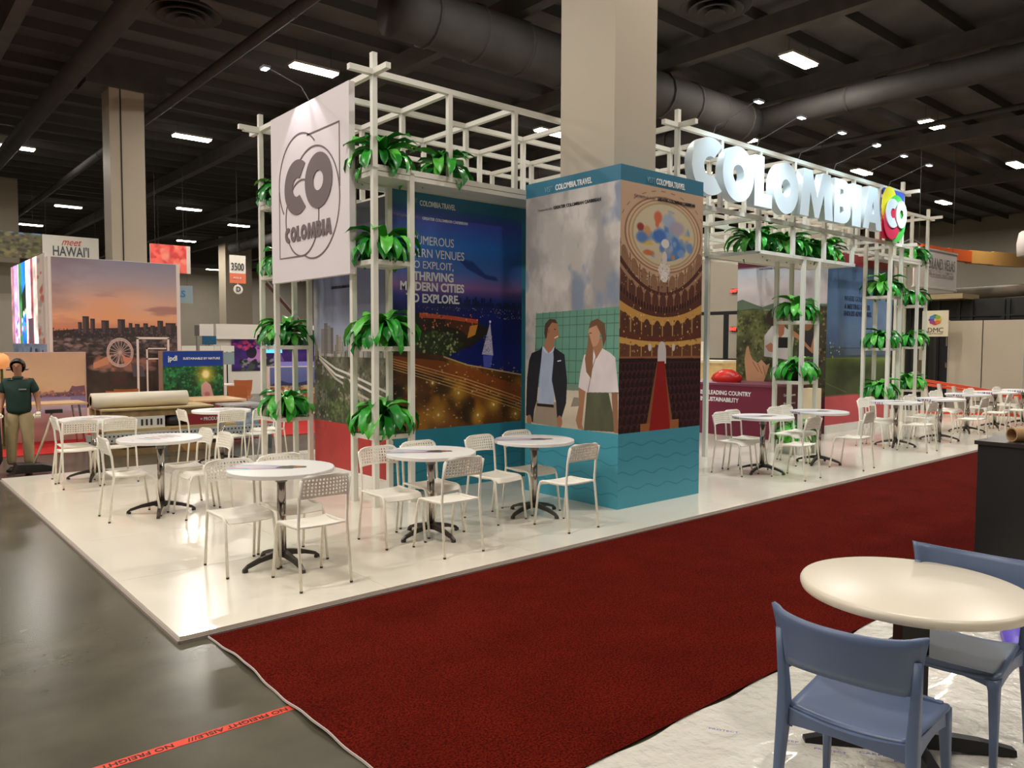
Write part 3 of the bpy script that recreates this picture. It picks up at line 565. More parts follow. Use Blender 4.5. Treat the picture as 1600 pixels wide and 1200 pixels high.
# red bag on the plum counter
m = MB(); n = 14
random.seed(9)
vs = [(13.2 + (.16 + .03 * math.sin(3 * a)) * math.cos(a) * s, 8.85 + (.33 + .04 * math.sin(5 * a)) * math.sin(a) * s, 1.04 + z) for z, s in ((0, .9), (.06, 1.05), (.14, .9), (.2, .62), (.25, .3)) for a in [2 * PI * k / n for k in range(n)]]
fs = [(i * n + k, i * n + (k + 1) % n, (i + 1) * n + (k + 1) % n, (i + 1) * n + k) for i in range(4) for k in range(n)] + [tuple(range(4 * n, 5 * n))]
tag(MB().add(vs, fs).build('bag', mat('red_plastic', (214, 40, 28), .3, bump=.6, bscale=14), smooth=True), 'crumpled red plastic bag lying on the plum counter', 'bag')

# ------------------------------------------------------------------ lattice frames
BAR = 0.058
unit = bx(-.5, .5, -.5, .5, -.5, .5).mesh('bar', white_m)
def bar(name, T, a, b, th=BAR):
    a = Vector(a); b = Vector(b); o = obj(name, unit, T); o.location = (a + b) / 2
    d = b - a; o.scale = [abs(d[i]) + (th if name == 'beam' and abs(d[i]) > 0 else 0) if abs(d[i]) > 1e-6 else th for i in range(3)]
    return o
ZT, ZB = 4.56, 3.60
YS = [7.1, 8.06, 9.02, 9.98]
def tower(T, x, y, w, top, skip=()):
    for i in (0, 1):
        for j in (0, 1):
            if (i, j) in skip: continue
            bar('post', T, (x + i * w, y + j * w, 0.04), (x + i * w, y + j * w, top))
def shelf(T, x0, x1, y0, y1, z, inner=True):
    for y in (y0, y1): bar('beam', T, (x0, y, z), (x1, y, z), .05)
    for x in (x0, x1): bar('beam', T, (x, y0, z), (x, y1, z), .05)
    bx(x0 + .03, x1 - .03, y0 + .03, y1 - .03, z - .012, z + .012).build('shelf_board', white_m, T)
def grid(T, xs, ys, z0=ZB, z1=ZT, xa=None, xb=None):
    for z in (z0, z1):
        for y in ys: bar('beam', T, (xa if xa is not None else xs[0], y, z), (xb if xb is not None else xs[-1], y, z))
        for x in xs: bar('beam', T, (x, ys[0], z), (x, ys[-1], z), BAR * .98)
    for x in xs:
        for y in ys: bar('upright', T, (x, y, z0), (x, y, z1), BAR * .96)
def cross(T, x, y, sx, sy, z=ZT):
    bar('beam', T, (x, y, z), (x + sx * .26, y, z), BAR * 1.0); bar('beam', T, (x, y, z), (x, y + sy * .26, z), BAR * 1.0)
    bar('post', T, (x, y, z), (x, y, z + .2))
W = .45
T = wthing('lattice_frame', 'white square-tube lattice at the stand’s sign end, with fern towers'.replace('’', "'"), 'frame', (4.2, 7.1, 0.04))
xsL = [4.2, 5.16, 6.12, 7.1]
grid(T, xsL, YS, xb=8.03)
for x, y in ((4.2, 7.1), (4.2, 9.98 - W)): tower(T, x, y, W, ZB, ())
for x, y in ((4.2, 7.1), (4.2, 9.98)): cross(T, x, y, -1, -1 if y < 8 else 1)
bar('beam', T, (4.2, 9.98, 4.54), (4.0, 9.98, 4.54))
for z in (.78, 1.72, 2.63):
    shelf(T, 4.2, 4.2 + W, 7.1, 7.1 + W, z); shelf(T, 4.2, 4.2 + W, 9.98 - W, 9.98, z)
shelf(T, 4.2, 8.03, 7.1, 7.1 + W, ZB - .06); shelf(T, 4.2, 4.2 + W, 9.98 - W, 9.98, ZB - .06)
T = wthing('lattice_frame', 'white lattice carrying the big COLOMBIA letters and their fern shelf', 'frame', (11.46, 6.24, 0.04))
xsM = [8.12 + .9514 * k for k in range(8)]
grid(T, xsM, [6.24] + YS)
for x in (8.12, 14.78): cross(T, x, 6.24, -1 if x < 10 else 1, -1)
bar('beam', T, (14.78, 6.24, ZB), (15.05, 6.24, ZB)); bar('beam', T, (14.78, 6.24, ZB), (14.78, 6.0, ZB))
tower(T, 11.31, 6.24, W, 3.1); tower(T, 14.35, 6.24, W, ZB); tower(T, 8.12, 6.24, W, ZB)
for z in (1.18, 2.13): shelf(T, 11.31, 11.76, 6.24, 6.69, z)
for z in (.76, 1.7, 2.65): shelf(T, 14.35, 14.8, 6.24, 6.69, z); shelf(T, 8.12, 8.57, 6.24, 6.69, z)
shelf(T, 10.06, 12.93, 6.24, 7.14, 3.12)
for k in (2, 3, 4, 5):
    bar('post', T, (xsM[k], 6.24, 3.12), (xsM[k], 6.24, ZB)); bar('post', T, (xsM[k], 7.12, 3.12), (xsM[k], 7.12, ZB))
b_ = bar('post', T, (10.06, 7.12, .04), (10.06, 7.12, 3.1), .065)
T = wthing('lattice_frame', 'white lattice at the far right end of the stand', 'frame', (16.7, 7.1, 0.04))
xsR = [14.86 + .82 * k for k in range(1, 5)]
grid(T, xsR, YS, xa=14.88)
XE = xsR[-1]
cross(T, XE, 7.1, 1, -1); cross(T, XE, 9.98, 1, 1)
tower(T, XE - W, 7.1, W, ZB); tower(T, XE - W, 9.98 - W, W, ZB)
for z in (.78, 1.72, 2.63): shelf(T, XE - W, XE, 7.1, 7.1 + W, z); shelf(T, XE - W, XE, 9.98 - W, 9.98, z)
shelf(T, 16.0, XE, 7.1, 7.1 + W, ZB - .06)

# ------------------------------------------------------------------ letter outlines
def earc(cx, cy, rx, ry, a0, a1, n=40): return [(cx + rx * math.cos(math.radians(a0 + (a1 - a0) * k / n)), cy + ry * math.sin(math.radians(a0 + (a1 - a0) * k / n))) for k in range(n + 1)]
def gl(ch, x0, x1, y0, y1, hole=.42):
    w, h = x1 - x0, y1 - y0; cx, cy = (x0 + x1) / 2, (y0 + y1) / 2
    Q = lambda pts: [(x0 + p[0] * w, y0 + p[1] * h) for p in pts]
    if ch == 'O': return [earc(cx, cy, w / 2, h / 2, 0, 351, 39), earc(cx, cy, w / 2 * hole, h / 2 * hole * .95, 351, 0, 39)]
    if ch == 'C':
        ox = x0 + .6 * w
        return [earc(ox, cy, .6 * w, h / 2, 52, 308) + earc(ox, cy, .6 * w * hole, h / 2 * hole * .95, 300, 60)]
    if ch == 'L': return [Q([(0, 0), (0, 1), (.52, 1), (.52, .27), (1, .27), (1, 0)])]
    if ch == 'I': return [Q([(0, 0), (0, 1), (1, 1), (1, 0)])]
    if ch == 'M': return [Q([(0, 0), (.1, 1), (.34, 1), (.5, .42), (.66, 1), (.9, 1), (1, 0), (.75, 0), (.7, .52), (.56, 0), (.44, 0), (.3, .52), (.25, 0)])]
    if ch == 'A': return [Q([(0, 0), (.28, 1), (.72, 1), (1, 0), (.7, 0), (.66, .16), (.34, .16), (.3, 0)]), Q([(.42, .36), (.58, .36), (.5, .66)])]
    if ch == 'B': return [Q([(0, 0), (0, 1), (.5, 1)] + earc(.5, .76, .42, .24, 90, -50, 12)[1:] + earc(.5, .29, .5, .29, 55, -90, 14)), Q([(.34, .64), (.34, .78), (.5, .78), (.55, .71), (.5, .64)]), Q([(.34, .22), (.34, .38), (.52, .38), (.58, .3), (.52, .22)])]
LX = [('C', 8.19, 8.86, 3.72, 4.46), ('O', 8.86, 9.6, 3.71, 4.45), ('L', 9.62, 10.07, 3.71, 4.41), ('O', 10.1, 10.79, 3.68, 4.42), ('M', 10.84, 11.85, 3.72, 4.42), ('B', 11.88, 12.43, 3.72, 4.41), ('I', 12.48, 12.79, 3.72, 4.4), ('A', 12.86, 13.56, 3.73, 4.43)]
letter_m = mat('letter_white', (220, 230, 236), 0.45); bracket_m = mat('bracket_dark', (60, 66, 76), .5, .6)
GN = {'C': 'first in the row', 'L': 'third in the row', 'M': 'fifth in the row', 'B': 'sixth in the row', 'I': 'seventh in the row', 'A': 'last in the row'}
seenO = 0
for ch, x0, x1, y0, y1 in LX:
    if ch == 'O': seenO += 1; wh = 'between C and L' if seenO == 1 else 'between L and M'
    else: wh = GN[ch]
    me = curve_mesh('sign_letter', gl(ch, x0 - x0, x1 - x0, 0, y1 - y0, .36), .12, letter_m)
    o = obj('sign_letter', me); orient(o, 'Y', 6.12, x0, y0); tag(o, 'big white three-dimensional letter %s on the lattice, %s' % (ch, wh), 'letter', 'letters of the big sign')
    for z in (.2, .52):
        b_ = bx(-.02, .02, -.02, .02, 0.06, .1).mesh('bracket', bracket_m); q = obj('bracket', b_, o); q.location = ((x1 - x0) / 2, z, -.16)
# coloured logo square
T = thing('logo_sign', 'coloured square logo sign with white CO, right of the letters', 'sign', (13.64, 6.14, 3.63))
def flat(name, splines, d0, d, rgb, rough=.45):
    o = obj(name, curve_mesh(name, splines, d, mat('logo_%d_%d_%d' % rgb, rgb, rough)), T); o.rotation_euler = (PI / 2, 0, 0); o.location = (0, -d0 - d / 2, 0); return o
lw, lh = .89, .88
flat('blue_corner', [[(.1, .2), (.1, lh), (lw, lh), (lw, .2)]], 0, .03, (58, 84, 176))
flat('red_corner', [[(0, 0), (0, .6), (.45, .6), (.45, 0)]], .0305, .012, (214, 40, 64))
flat('yellow_disc', [earc(.24 + .03, .56, .3, .35, 0, 351, 39)], .043, .012, (244, 226, 40))
flat('green_disc', [earc(.52, .38, .38, .41, 0, 351, 39)], .0555, .012, (84, 196, 84))
flat('red_disc', [earc(.32, .3, .31, .3, 0, 351, 39)], .068, .012, (216, 50, 84))
flat('white_letter', gl('C', .05, .5, .2, .7, .36), .081, .014, (230, 240, 248)); flat('white_letter', gl('O', .44, .87, .22, .7, .36), .081, .016, (230, 240, 248))
# square sign panel with outlined logo
T = thing('hanging_sign', 'tall white sign panel with outlined circles and grey CO COLOMBIA', 'sign', (4.09, 9.40, 2.52))
bx(0, .07, -1.98, 0, 0, 2.02).build('sign_panel', mat('sign_white', (224, 214, 216), .55), T)
sg = mat('sign_grey', (112, 98, 98), .6)
def on_sign(name, splines, m=sg, d=.004, off=.003):
    o = obj(name, curve_mesh(name, splines, d, m), T); orient(o, 'X', -off, 0, 0); return o
def strip(pts, t):
    L_, R_ = [], []
    for i, p in enumerate(pts):
        a = pts[max(i - 1, 0)]; b = pts[min(i + 1, len(pts) - 1)]; dx, dy = b[0] - a[0], b[1] - a[1]; q = math.hypot(dx, dy)
        L_.append((p[0] - dy / q * t, p[1] + dx / q * t)); R_.append((p[0] + dy / q * t, p[1] - dx / q * t))
    return [L_ + R_[::-1]]
t_ = .009
on_sign('outline', strip(earc(.80, 1.16, .56, .54, 219, 46), t_)); on_sign('outline', strip(earc(1.15, .86, .62, .63, 122, -114), t_), off=.0035)
on_sign('outline', strip(earc(.85, .72, .43, .44, 140, 371), t_), off=.004); on_sign('outline', strip(earc(.85, .72, .43, .44, 140, 60), t_), off=.0045)
on_sign('outline', strip([(1.0, 1.645), (1.77, 1.64), (1.77, .95)], t_)); on_sign('outline', strip([(.24, 1.1), (.24, .29), (.8, .28)], t_))
on_sign('emblem_letter', gl('C', .40, .97, .77, 1.41, .36), off=.007); on_sign('emblem_letter', gl('O', .95, 1.61, .78, 1.40, .38), off=.008)
xx = .4
for ch, w_ in (('C', .14), ('O', .15), ('L', .10), ('O', .15), ('M', .21), ('B', .13), ('I', .06), ('A', .16)):
    on_sign('small_letter', gl(ch, xx, xx + w_, .46, .64, .4), off=.007); xx += w_ + .013

# arm spotlights over the sign letters and the panel
spm = mat('spot_face', (225, 240, 255), .5, emit=9); arm_m = mat('arm_grey', (96, 96, 96), .5, .3)
LB = {0: 'over the first big letter', 1: 'over the letter L', 2: 'over the letter M', 3: 'over the letters B and I', 4: 'over the last A', 5: 'over the coloured logo square'}
for k, x in enumerate((8.9, 9.95, 11.1, 12.2, 13.2, 14.2)):
    T = thing('arm_spotlight', 'small arm spotlight ' + LB[k], 'spotlight', (x, 6.21, ZT + .03))
    MB().tube([(0, .04, 0), (0, 0, .1), (0, -.1, .12), (0, -.62, .3)], .006, 6).build('arm', arm_m, T)
    bx(-.07, .07, -.68, -.6, .27, .295).build('head', arm_m, T); bx(-.06, .06, -.67, -.61, .262, .27).build('lens', spm, T)
    spot((x, 5.52, 4.8), (x, 6.2, 4.0), 23, (.55, .85, 1.0), 95, .7, .06)
T = thing('arm_spotlight', 'small arm spotlight over the tall white sign panel', 'spotlight', (4.12, 8.4, 4.56))
MB().tube([(0, 0, 0), (-.1, 0, .14), (-.5, 0, .26)], .006, 6).build('arm', arm_m, T); bx(-.56, -.48, -.06, .06, .24, .265).build('head', arm_m, T); bx(-.55, -.49, -.05, .05, .232, .24).build('lens', spm, T)
spot((3.75, 8.45, 4.9), (4.09, 8.45, 3.7), 22, (1, .93, .97), 78, .25, .02)
# interior light inside the frame
T = thing('interior_spotlight', 'bright little spotlight inside the lattice above the night-city wall', 'spotlight', (7.6, 8.06, 3.64))
bx(-.06, .06, -.06, .06, -.14, -.04).build('head', arm_m, T); MB().lathe([(.05, -.1), (.05, -.06)], 16, (0, -.07, 0)).build('lens', mat('spot_bright', (230, 240, 255), .5, emit=40), T)
for x, y in ((7.6, 8.4), (10.3, 8.6), (12.2, 8.6), (16.3, 8.6)): spot((x, y, 3.5), (x, y - .2, 0), 38, (.9, .93, 1), 120, .8, .05)
for x, c in ((9.6, (.8, .92, 1)), (12.2, (.8, .92, 1)), (14.6, (.82, .94, 1)), (16.8, (.9, .96, 1))): spot((x, 5.5, 4.9), (x + .6, 5.6, 0), 150, c, 125, .9, .1)  # unseen fill spots in front of the frame, added to brighten the floor

# ------------------------------------------------------------------ ferns
def leaf_mesh(Ln, e0, e1, wd_, seed, m):
    rr = random.Random(seed); n = 8; P = [Vector((0, 0, 0))]; e = e0
    for i in range(n):
        e = math.radians(e0 + (e1 - e0) * (i / (n - 1)) ** .9); P.append(P[-1] + Vector((math.cos(e), 0, math.sin(e))) * Ln / n)
    vs = []
    for i, p in enumerate(P):
        t = i / n; w = wd_ * (0.25 + 1.55 * t - .1) if t < .45 else wd_ * (.85 if t < .6 else .85 * math.sqrt(max(0, 1 - ((t - .6) / .4) ** 2.4)))
        w = max(w, .002); e = math.radians(e0 + (e1 - e0) * t); nrm = Vector((-math.sin(e), 0, math.cos(e))); wob = .008 * math.sin(i * 2.3 + seed)
        vs += [p + Vector((0, w / 2, 0)) + nrm * (.22 * w + wob), p + Vector((0, 0, 0)), p + Vector((0, -w / 2, 0)) + nrm * (.22 * w - wob)]
    fs = []
    for i in range(n): a = i * 3; fs += [(a, a + 1, a + 4, a + 3), (a + 1, a + 2, a + 5, a + 4)]
    return MB().add(vs, fs).mesh('leaf', m, True)
def leaf_mat(name, rgb):
    m = mat(name, rgb, .33, noise=.3, nscale=9, spec=.5); m.node_tree.nodes['Principled BSDF'].inputs['Subsurface Weight'].default_value = 0; return m
lm = [leaf_mat('leaf_green', (48, 156, 44)), leaf_mat('leaf_deep', (30, 122, 38)), leaf_mat('leaf_light', (92, 184, 66))]
LV = []
for k in range(16):
    ty = k % 4; e0, e1, L_ = ((72, -88, .5), (46, -86, .44), (84, -30, .46), (20, -88, .36))[ty]
    LV.append((ty, leaf_mesh(L_, e0 + (k % 2) * 8, e1 + 3 * (k % 3), .1 + .014 * (k % 3), k, lm[(k // 4 + ty) % 3])))
pot_me = MB().lathe([(.06, 0), (.085, .14), (.09, .14), (.09, .155), (.075, .155), (.07, .13)], 16).mesh('pot', mat('pot_dark', (52, 46, 40), .6), True)
def fern(x, y, z, label, group, seed, n=30, sc=1.0, up=0):
    n = int(n * 1.35)
    T = thing('potted_fern', label, 'plant', (x, y, z), 0, group); obj('pot', pot_me, T)
    rr = random.Random(seed)
    for k in range(n):
        want = 3 if k < n * .22 else (1 if k < n * .5 else (0 if k < n * .84 else 2))
        if up and want in (0, 3) and k % 2: want = 2
        c = rr.choice([q for q in LV if q[0] == want])[1]
        o = obj('leaf', c, T); o.location = (0, 0, .12); o.rotation_euler = (rr.uniform(-.2, .2), rr.uniform(-.12, .12), k * 2.39996 + rr.uniform(-.3, .3)); s_ = sc * rr.uniform(.96, 1.32); o.scale = (s_, s_, s_)
c_ = W / 2
G1, G2, G3, G4 = 'ferns on the front sign tower', 'ferns on the rear sign tower', 'ferns on the lattice towers to the right', 'ferns on the shelf under the big letters'
for z, lb in ((.8, 'lowest'), (1.74, 'second lowest'), (2.65, 'third'), ): fern(4.2 + c_, 7.1 + c_, z, 'green fern on the %s shelf of the front sign tower' % lb, G1, int(z * 100), 32)
fern(4.2 + c_, 7.1 + c_, 3.56, 'green fern on top of the front sign tower, next to the sign panel', G1, 5, 32, 1.0, 1); fern(5.25, 7.1 + c_, 3.56, 'green fern on the long top shelf over the night-city wall', G1, 6, 30, .95, 1)
for z, lb in ((.8, 'lowest'), (1.74, 'second lowest'), (2.65, 'third'), (3.56, 'top')): fern(4.2 + c_, 9.98 - c_, z, 'green fern on the %s shelf of the rear sign tower' % lb, G2, int(z * 77), 30, .95)
for z, lb in ((.2, 'bottom of the middle tower behind white chairs'), (1.2, 'lower shelf of the middle tower'), (2.15, 'upper shelf of the middle tower')): fern(11.53, 6.46, z, 'green fern at the ' + lb, G3, int(z * 91) + 3, 30, .95)
bx(11.39, 11.67, 6.32, 6.6, .04, .2).build('fern_stand', white_m, tag(thing('fern_stand', 'low white block under the bottom fern of the middle tower', 'stand', (0, 0, 0)), 'low white block under the bottom fern of the middle tower', 'stand'))
for z, lb in ((.78, 'lowest'), (1.72, 'middle'), (2.67, 'top')): fern(14.58, 6.46, z, 'green fern on the %s shelf of the tower under the logo square' % lb, G3, int(z * 67), 30, .95)
for z, lb in ((.8, 'lowest'), (1.74, 'middle'), (2.65, 'upper'), (3.56, 'topmost')): fern(XE - c_, 7.1 + c_, z, 'green fern on the %s shelf of the farthest tower' % lb, G3, int(z * 57), 26, .95)
for k, x in enumerate((10.25, 10.75, 11.25, 11.75, 12.25, 12.7)): fern(x, 6.5 + .12 * (k % 2), 3.135, 'bright green fern on the shelf under the big letters, ' + ('nearest the column box', 'second from the column box', 'third from the column box', 'third from the right end', 'second from the right end', 'last at the right end')[k], G4, 40 + k, 26, .9, 1)

# ------------------------------------------------------------------ white chairs
ch_m = mat('chair_white', (246, 240, 226), .42); foot_m = mat('foot_dark', (60, 52, 46), .6); chrome = mat('chrome', (190, 184, 178), .16, 1.0)
def chair_seat():
    m = MB(); n, k_ = 12, 8; vs = []
    for j in range(n + 1):
        t = j / n; y = -.17 + .37 * t
        z = .445 - .016 * math.sin(PI * min(1, t * 1.15)) - (max(0, t - .82) / .18) ** 2 * .045
        for i in range(k_ + 1):
            u = i / k_ * 2 - 1; hw = .185 - .012 * (1 - t) - .02 * (max(0, t - .85) / .15) ** 2
            vs.append((u * hw, y, z - .006 * (1 - u * u)))
    fs = [(j * (k_ + 1) + i, j * (k_ + 1) + i + 1, (j + 1) * (k_ + 1) + i + 1, (j + 1) * (k_ + 1) + i) for j in range(n) for i in range(k_)]
    return solid(m.add(vs, fs), .012, 'seat')
def solid(m, th, name, mt=None):
    me = bpy.data.meshes.new(name); me.from_pydata(m.v, [], m.f); bm = bmesh.new(); bm.from_mesh(me)
    bmesh.ops.remove_doubles(bm, verts=bm.verts, dist=1e-5)
    bmesh.ops.recalc_face_normals(bm, faces=bm.faces); bmesh.ops.solidify(bm, geom=bm.faces[:], thickness=th); bm.to_mesh(me); bm.free()
    me.materials.append(mt or ch_m)
    for p in me.polygons: p.use_smooth = False
    return me
def chair_back(w=.4, z0=.645, z1=.818, nc=13, nr=5):
    m = MB(); us = [-1]; vsz = [0]
    cu = 1.76 / nc; hx = .5
    u = -.88
    us = [-1, -.88]
    for c in range(nc): us += [-.88 + cu * (c + .25), -.88 + cu * (c + .75)]
    us += [.88, 1]
    rv = .74 / nr; vv = [0, .1]
    for r in range(nr): vv += [.13 + rv * (r + .22), .13 + rv * (r + .78)]
    vv += [.92, 1]
    H_ = z1 - z0; R_ = .065
    def pt(u, v):
        z = z0 + v * H_ + .012 * (1 - u * u) * (v < .05)
        q = max(0, z - (z1 - R_)); hw = w / 2 - (R_ - math.sqrt(max(0, R_ * R_ - q * q)))
        x = u * hw; y = -.205 - .03 * v - .03 * (1 - u * u)
        return (x, y, z)
    vs = [pt(u, v) for v in vv for u in us]; nu = len(us); fs = []
    for r in range(len(vv) - 1):
        for c in range(nu - 1):
            hole = (c >= 2 and c <= 2 * nc + 0 and c % 2 == 0 and 2 <= r <= 2 * nr and r % 2 == 0)
            if not hole: fs.append((r * nu + c, r * nu + c + 1, (r + 1) * nu + c + 1, (r + 1) * nu + c))
    return solid(m.add(vs, fs), .009, 'backrest')
seat_me, back_me = chair_seat(), chair_back()
def leg_me(s, rear):
    if rear: path = [(s * .195, -.235, .012), (s * .19, -.19, .4), (s * .188, -.185, .45), (s * .187, -.2, .63), (s * .188, -.238, .785)]
    else: path = [(s * .195, .235, .012), (s * .187, .185, .38), (s * .184, .165, .425), (s * .182, .13, .436), (s * .182, -.05, .436), (s * .188, -.185, .44)]
    return MB().tube(path, .0112, 8).mesh('leg', ch_m, True)
legs = {(s, r): leg_me(s, r) for s in (-1, 1) for r in (0, 1)}
foot_me = MB().lathe([(.011, 0), (.012, .014)], 10).mesh('foot_cap', foot_m)
def make_chair(label, loc, rz, group):
    T = thing('cafe_chair', label, 'chair', loc, rz, group)
    obj('seat', seat_me, T); obj('backrest', back_me, T)
    for (s, r), me in legs.items():
        l = obj('leg', me, T); obj('foot_cap', foot_me, l, (s * .195, -.235 if r else .235, 0))
    return T
Z0 = .04
def F(a): return {'N': 0, 'S': PI, 'E': -PI / 2, 'W': PI / 2}[a]      # heading: N = towards +Y
CG = 'white perforated chairs round the bistro tables'
def cafe(tx, ty, tdesc, chairs, rot, top, sd=None):
    T = thing('bistro_table', 'round white bistro table ' + tdesc, 'table', (tx, ty, Z0), rot, 'white bistro tables on the raised floor')
    obj('tabletop', top, T, (0, 0, .735)); obj('pedestal', ped_me, T); obj('mounting_collar', col_me, T)
    for k in range(4):
        a = k * PI / 2 + PI / 4; l = obj('base_leg', bleg_me, T, (0, 0, 0), a); obj('glide', glide_me, l, (.3, 0, 0))
    for i, (dx, dy, h, da, lb) in enumerate(chairs):
        proto = PROTO.get('c')
        lab = 'white chair %s of the table %s' % (lb, sd or tdesc)
        if proto is None: PROTO['c'] = make_chair(lab, (tx + dx, ty + dy, Z0), F(h) + da, CG)
        else: dup(proto, (tx + dx, ty + dy, Z0), F(h) + da, lab, CG)
PROTO = {}
ped_me = MB().lathe([(.034, .1), (.034, .66), (.03, .66), (.03, .73)], 18).mesh('pedestal', chrome, True)
col_me = MB().lathe([(.045, .66), (.045, .728), (.12, .73), (.12, .736)], 18).mesh('mounting_collar', mat('collar_grey', (150, 146, 142), .35, .8), True)
base_m = mat('cast_base', (84, 79, 75), .35, .7)
bl = MB()
prof = [(.0, .1, .036, .026), (.08, .095, .028, .02), (.19, .074, .022, .016), (.29, .042, .018, .013), (.325, .014, .016, .013)]
vs = []
for x, z, w, h in prof: vs += [(x, -w, z - h), (x, w, z - h), (x, w * .7, z + h), (x, -w * .7, z + h)]
fs = [(i * 4 + k, i * 4 + (k + 1) % 4, i * 4 + 4 + (k + 1) % 4, i * 4 + 4 + k) for i in range(4) for k in range(4)] + [(3, 2, 1, 0), (16, 17, 18, 19)]
bl.add(vs, fs); bleg_me = bl.mesh('base_leg', base_m); glide_me = MB().lathe([(.014, 0), (.016, .02)], 10).mesh('glide', foot_m)
# tabletop print
def top_print(kind):
    cv = Cv(420, 420, (238, 234, 230))
    if kind == 0:
        for v, c in ((.33, (60, 60, 90)), (.38, (150, 60, 130)), (.43, (70, 60, 150)), (.49, (230, 110, 130)), (.55, (120, 80, 170)), (.61, (60, 150, 190)), (.67, (60, 60, 90))): cv.line([(.01, v), (.62, v * .4 + .3)], .012, c, .95)
        cv.line([(.04, .41), (.2, .41)], .03, (60, 160, 180)); cv.line([(.02, .445), (.12, .445)], .02, (230, 140, 140)); cv.line([(.0, .5), (.05, .5)], .02, (70, 50, 130))
        cv.poly([(.45, .48), (.6, .44), (.74, .5), (.72, .58), (.56, .62), (.47, .56)], (84, 84, 78)); cv.poly([(.6, .52), (.68, .5), (.69, .56), (.62, .57)], (220, 120, 80)); cv.tex(12, .2, 5, cv.inpoly([(.45, .48), (.6, .44), (.74, .5), (.72, .58), (.56, .62), (.47, .56)]))
    else:
        for k, c in enumerate(((120, 180, 200), (90, 84, 96), (200, 120, 110), (90, 84, 96), (130, 110, 110))):
            u = .28 + k * .1; cv.poly([(u, .38), (u + .045, .38), (u + .045, .66), (u, .66)], c, .85)
        cv.line([(.1, .5), (.14, .52)], .008, (150, 150, 170))
    return img_mat('tabletop_print', cv.a, .3)
def top_mesh(pm):
    me = bpy.data.meshes.new('tabletop'); n = 48; r = .406
    vs, fs = [], []
    rings = [(r - .004, .035), (r, .03), (r, .006), (r - .01, 0)]
    for rr, z in rings: vs += [(rr * math.cos(2 * PI * k / n), rr * math.sin(2 * PI * k / n), z) for k in range(n)]
    for i in range(3):
        for k in range(n): fs.append((i * n + k, (i + 1) * n + k, (i + 1) * n + (k + 1) % n, i * n + (k + 1) % n))
    fs += [tuple(range(n)), tuple(3 * n + k for k in range(n))[::-1]]
    me.from_pydata(vs, [], fs); me.materials.append(pm); uv = me.uv_layers.new(name='uv')
    for lp in me.loops: v = me.vertices[lp.vertex_index].co; uv.data[lp.index].uv = (v.x / r / 2.02 + .5, v.y / r / 2.02 + .5)
    return me
top_a, top_b = top_mesh(top_print(0)), top_mesh(top_print(1))
FR = lambda a, b_, c: [(a, -.5, 'N', 0.0, 'on the carpet side'), (b_, .13, 'S', 0.0, 'behind, on the left,'), (c, .1, 'S', 0.05, 'behind, on the right,')]
cafe(2.54, 5.72, 'nearest the front left corner of the white floor', [(0, -.51, 'N', 0, 'on the carpet side'), (-.27, .14, 'S', 0, 'behind and left'), (.16, .16, 'S', -.03, 'behind and right')], -.7, top_a, 'at the front left floor corner')
cafe(3.95, 5.72, 'in front of the red printed wall', [(-.14, -.46, 'N', -.03, 'on the carpet side'), (-.36, .08, 'S', 0, 'behind and left'), (.13, .17, 'S', 0, 'behind and right')], -.7, top_a)
cafe(5.28, 5.80, 'beside the blue column box', [(-.11, -.58, 'N', 0, 'on the carpet side'), (-.43, .1, 'S', .1, 'behind and left'), (.12, .18, 'S', 0, 'behind and right')], -.7, top_a)
cafe(2.40, 8.31, 'midway along the floor left edge', [(-.3, 0, 'E', 0, 'at the left'), (.28, .14, 'W', 0, 'farther one at the right'), (.3, -.36, 'W', 0, 'nearer one at the right')], .4, top_b)
cafe(2.36, 10.93, 'near the woman in green', [(-.28, -.4, 'N', 0, 'at the near left side'), (-.2, .06, 'E', 0, 'at the left end'), (.16, -.36, 'N', 0, 'at the near right side')], .4, top_b)
cafe(4.08, 11.2, 'behind the sign panel', [(-.36, -.1, 'E', 0, 'at the left end'), (-.1, -.42, 'N', .05, 'on the near side'), (.42, -.36, 'N', 0, 'on the near side by the ferns,'), (.72, .1, 'W', 0, 'at the far right')], .4, top_b)
RT = [(9.41, 5.73, 'first right of the blue column box'), (10.77, 5.64, 'second right of the blue column box'), (13.65, 5.77, 'before the logo square tower'),
      (15.1, 5.6, 'just beyond the logo square tower'), (16.95, 5.78, 'second beyond the logo square tower'), (18.25, 5.7, 'third beyond the logo square tower'), (19.5, 5.55, 'farthest, at the end of the row')]
OFF = [[(.0, -.5, 'N', 0, 'on the carpet side'), (-.34, .2, 'S', 0, 'behind and left'), (.06, .3, 'S', 0, 'behind and right')],
       [(0.0, -.5, 'N', .08, 'on the carpet side'), (-.32, .3, 'S', 0, 'behind and left'), (.08, .36, 'S', 0, 'behind and right')],
       [(-.3, -.48, 'N', 0, 'on the carpet side'), (-.28, .22, 'S', 0, 'behind and left'), (.1, .28, 'S', 0, 'behind and right')]]
for i, (x, y, d) in enumerate(RT): cafe(x, y, d, OFF[min(i, 2) if i < 3 else (i % 3)], -.7 + i * .1, top_a)

